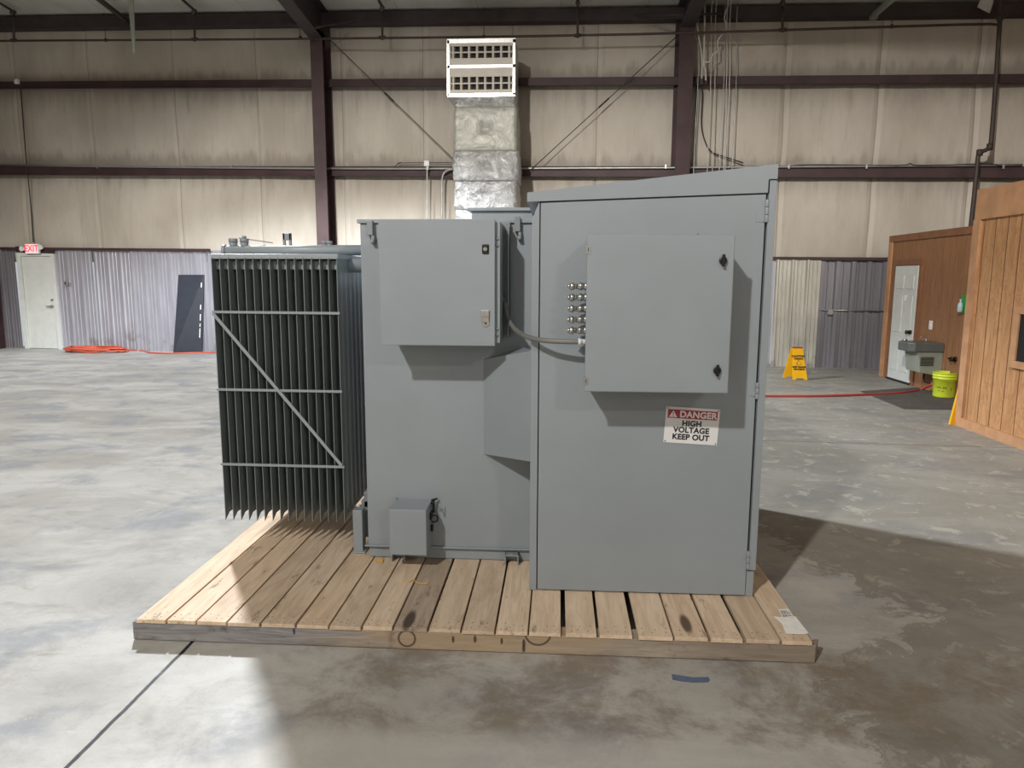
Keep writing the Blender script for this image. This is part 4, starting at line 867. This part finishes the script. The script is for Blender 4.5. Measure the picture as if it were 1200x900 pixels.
# flexible conduit between the boxes
m = MB(); P = [onY(592, 352, 3.62), onY(596, 374, 3.56), onY(604, 386, 3.46), onY(617, 394.5, 3.32), onY(634, 398.5, 3.24), onY(655, 400, 3.21), onY(676, 400.5, 3.20)]
P.append(Vector((JX0 + .008, 3.2, P[-1].z))); m.tube(P, .0115, 12, 6); m.build('flexible_conduit', plain('conduit_grey_pvc', srgb(112, 112, 110), .5), T)
m = MB(); c = P[-1]; m.cyl(c - Vector((.035, 0, 0)), c - Vector((.02, 0, 0)), .016, n=6); m.mi = 0; m.cyl(c - Vector((.02, 0, 0)), c, .012, n=12); m.build('conduit_fitting', WHITES, jb)
m = MB(); c = P[0]; m.cyl(P[0] + Vector((-.02, .03, .0)), P[0], .015, n=10); m.build('conduit_elbow', GREY_D, cb)
# danger sign
SY = CY - .006
P = [onY(781, 476, SY), onY(844, 480, SY), onY(840, 522, SY), onY(777, 518, SY)]
rg = ((P[1] - P[0]) + (P[2] - P[3])).normalized(); up = rg.cross(Vector((0, 1, 0))); up = -up if up.z < 0 else up
c = sum(P, Vector()) / 4; w = ((P[1] - P[0]).length + (P[2] - P[3]).length) / 2; h = ((P[0] - P[3]).length + (P[1] - P[2]).length) / 2
S = lambda u, v, d=0.: c + rg * (u * w) + up * (v * h) + Vector((0, -d, 0))
m = MB(); m.prism([S(-.5, -.5), S(.5, -.5), S(.5, .5), S(-.5, .5)], (0, -.0015, 0)); sg = m.build('danger_sign', WHITES, T, label='white and red DANGER HIGH VOLTAGE KEEP OUT sign on the cabinet door')
m = MB(); m.prism([S(-.46, .19, .0016), S(.46, .19, .0016), S(.46, .43, .0016), S(-.46, .43, .0016)], (0, -.0005, 0)); m.build('red_band', SIGNRED, sg)
m = MB(); m.prism([S(-.44, .215, .0022), S(-.28, .215, .0022), S(-.36, .40, .0022)], (0, -.0005, 0)); m.mi = 1; m.prism([S(-.366, .28, .0028), S(-.354, .28, .0028), S(-.35, .35, .0028), S(-.37, .35, .0028)], (0, -.0004, 0)); m.cyl(S(-.36, .25, .0028), S(-.36, .25, .0034), .0025, n=8); m.build('warning_triangle', [WHITES, SIGNRED], sg)
text('lettering', 'DANGER', .0405, WHITES, S(.105, .30, .0026), rg, up, sg, bold=.0014)
for v, b_ in ((.055, 'HIGH'), (-.13, 'VOLTAGE'), (-.325, 'KEEP OUT')): text('lettering', b_, .0355, INK, S(.0, v, .0022), rg, up, sg, bold=.0014)
m = MB()
for u, v in ((-.47, .46), (.47, .46), (.47, -.46), (-.47, -.46)): m.cyl(S(u, v, .001), S(u, v, .003), .003, n=8)
m.build('rivet', CABLE, sg)

# ================================================================== LIGHT
def lamp(name, loc, power, size, col=(1, 1, 1), k=1.5, edge=(.10, .26), cap=5.):
    # high-bay fitting or added fill, with a wide batwing optic: nothing upward, more light sideways than straight down
    l = bpy.data.lights.new(name, 'POINT'); l.shadow_soft_size = size / 2; l.energy = power; l.color = col; l.use_nodes = True
    nt = l.node_tree; em = nt.nodes['Emission']; tc = nt.nodes.new('ShaderNodeTexCoord'); sx = nt.nodes.new('ShaderNodeSeparateXYZ'); nt.links.new(tc.outputs['Normal'], sx.inputs[0])
    def mt(op, a, b=None):
        n = nt.nodes.new('ShaderNodeMath'); n.operation = op
        for q, v in enumerate((a, b)):
            if isinstance(v, bpy.types.NodeSocket): nt.links.new(v, n.inputs[q])
            elif v is not None: n.inputs[q].default_value = v
        return n.outputs[0]
    c = mt('MAXIMUM', mt('MULTIPLY', sx.outputs[2], -1.), .001)
    mr = nt.nodes.new('ShaderNodeMapRange'); mr.interpolation_type = 'SMOOTHSTEP'; nt.links.new(c, mr.inputs['Value']); mr.inputs['From Min'].default_value = edge[0]; mr.inputs['From Max'].default_value = edge[1]
    nt.links.new(mt('MULTIPLY', mt('MINIMUM', mt('POWER', c, -k), cap), mr.outputs['Result']), em.inputs['Strength'])
    o = bpy.data.objects.new(name, l); C.objects.link(o); o.location = loc; return o
COOL = (.91, .955, 1.0); WARM = (1.0, .955, .895)
lamp('high_bay_or_fill', (-4.6, 8.63, 5.8), 570, .45, COOL, 3., (.38, .58), 4.7)
lamp('high_bay_or_fill', (-3.9, -4.9, 7.7), 610, .35, WARM, 1.8, (.05, .24), 9.)
lamp('high_bay_or_fill', (6.5, -9.5, 7.9), 300, 1.2, WARM, 1.5, (.05, .24))  # added fill light, stands for the ambient of many unseen distant lamps
w = bpy.data.worlds.new('world'); sc.world = w; w.use_nodes = True
w.node_tree.nodes['Background'].inputs[0].default_value = (.8, .85, .9, 1); w.node_tree.nodes['Background'].inputs[1].default_value = .3
vs = sc.view_settings; vs.view_transform = 'Standard'; vs.look = 'None'; vs.gamma = 1; vs.use_curve_mapping = False; vs.exposure = 1.0
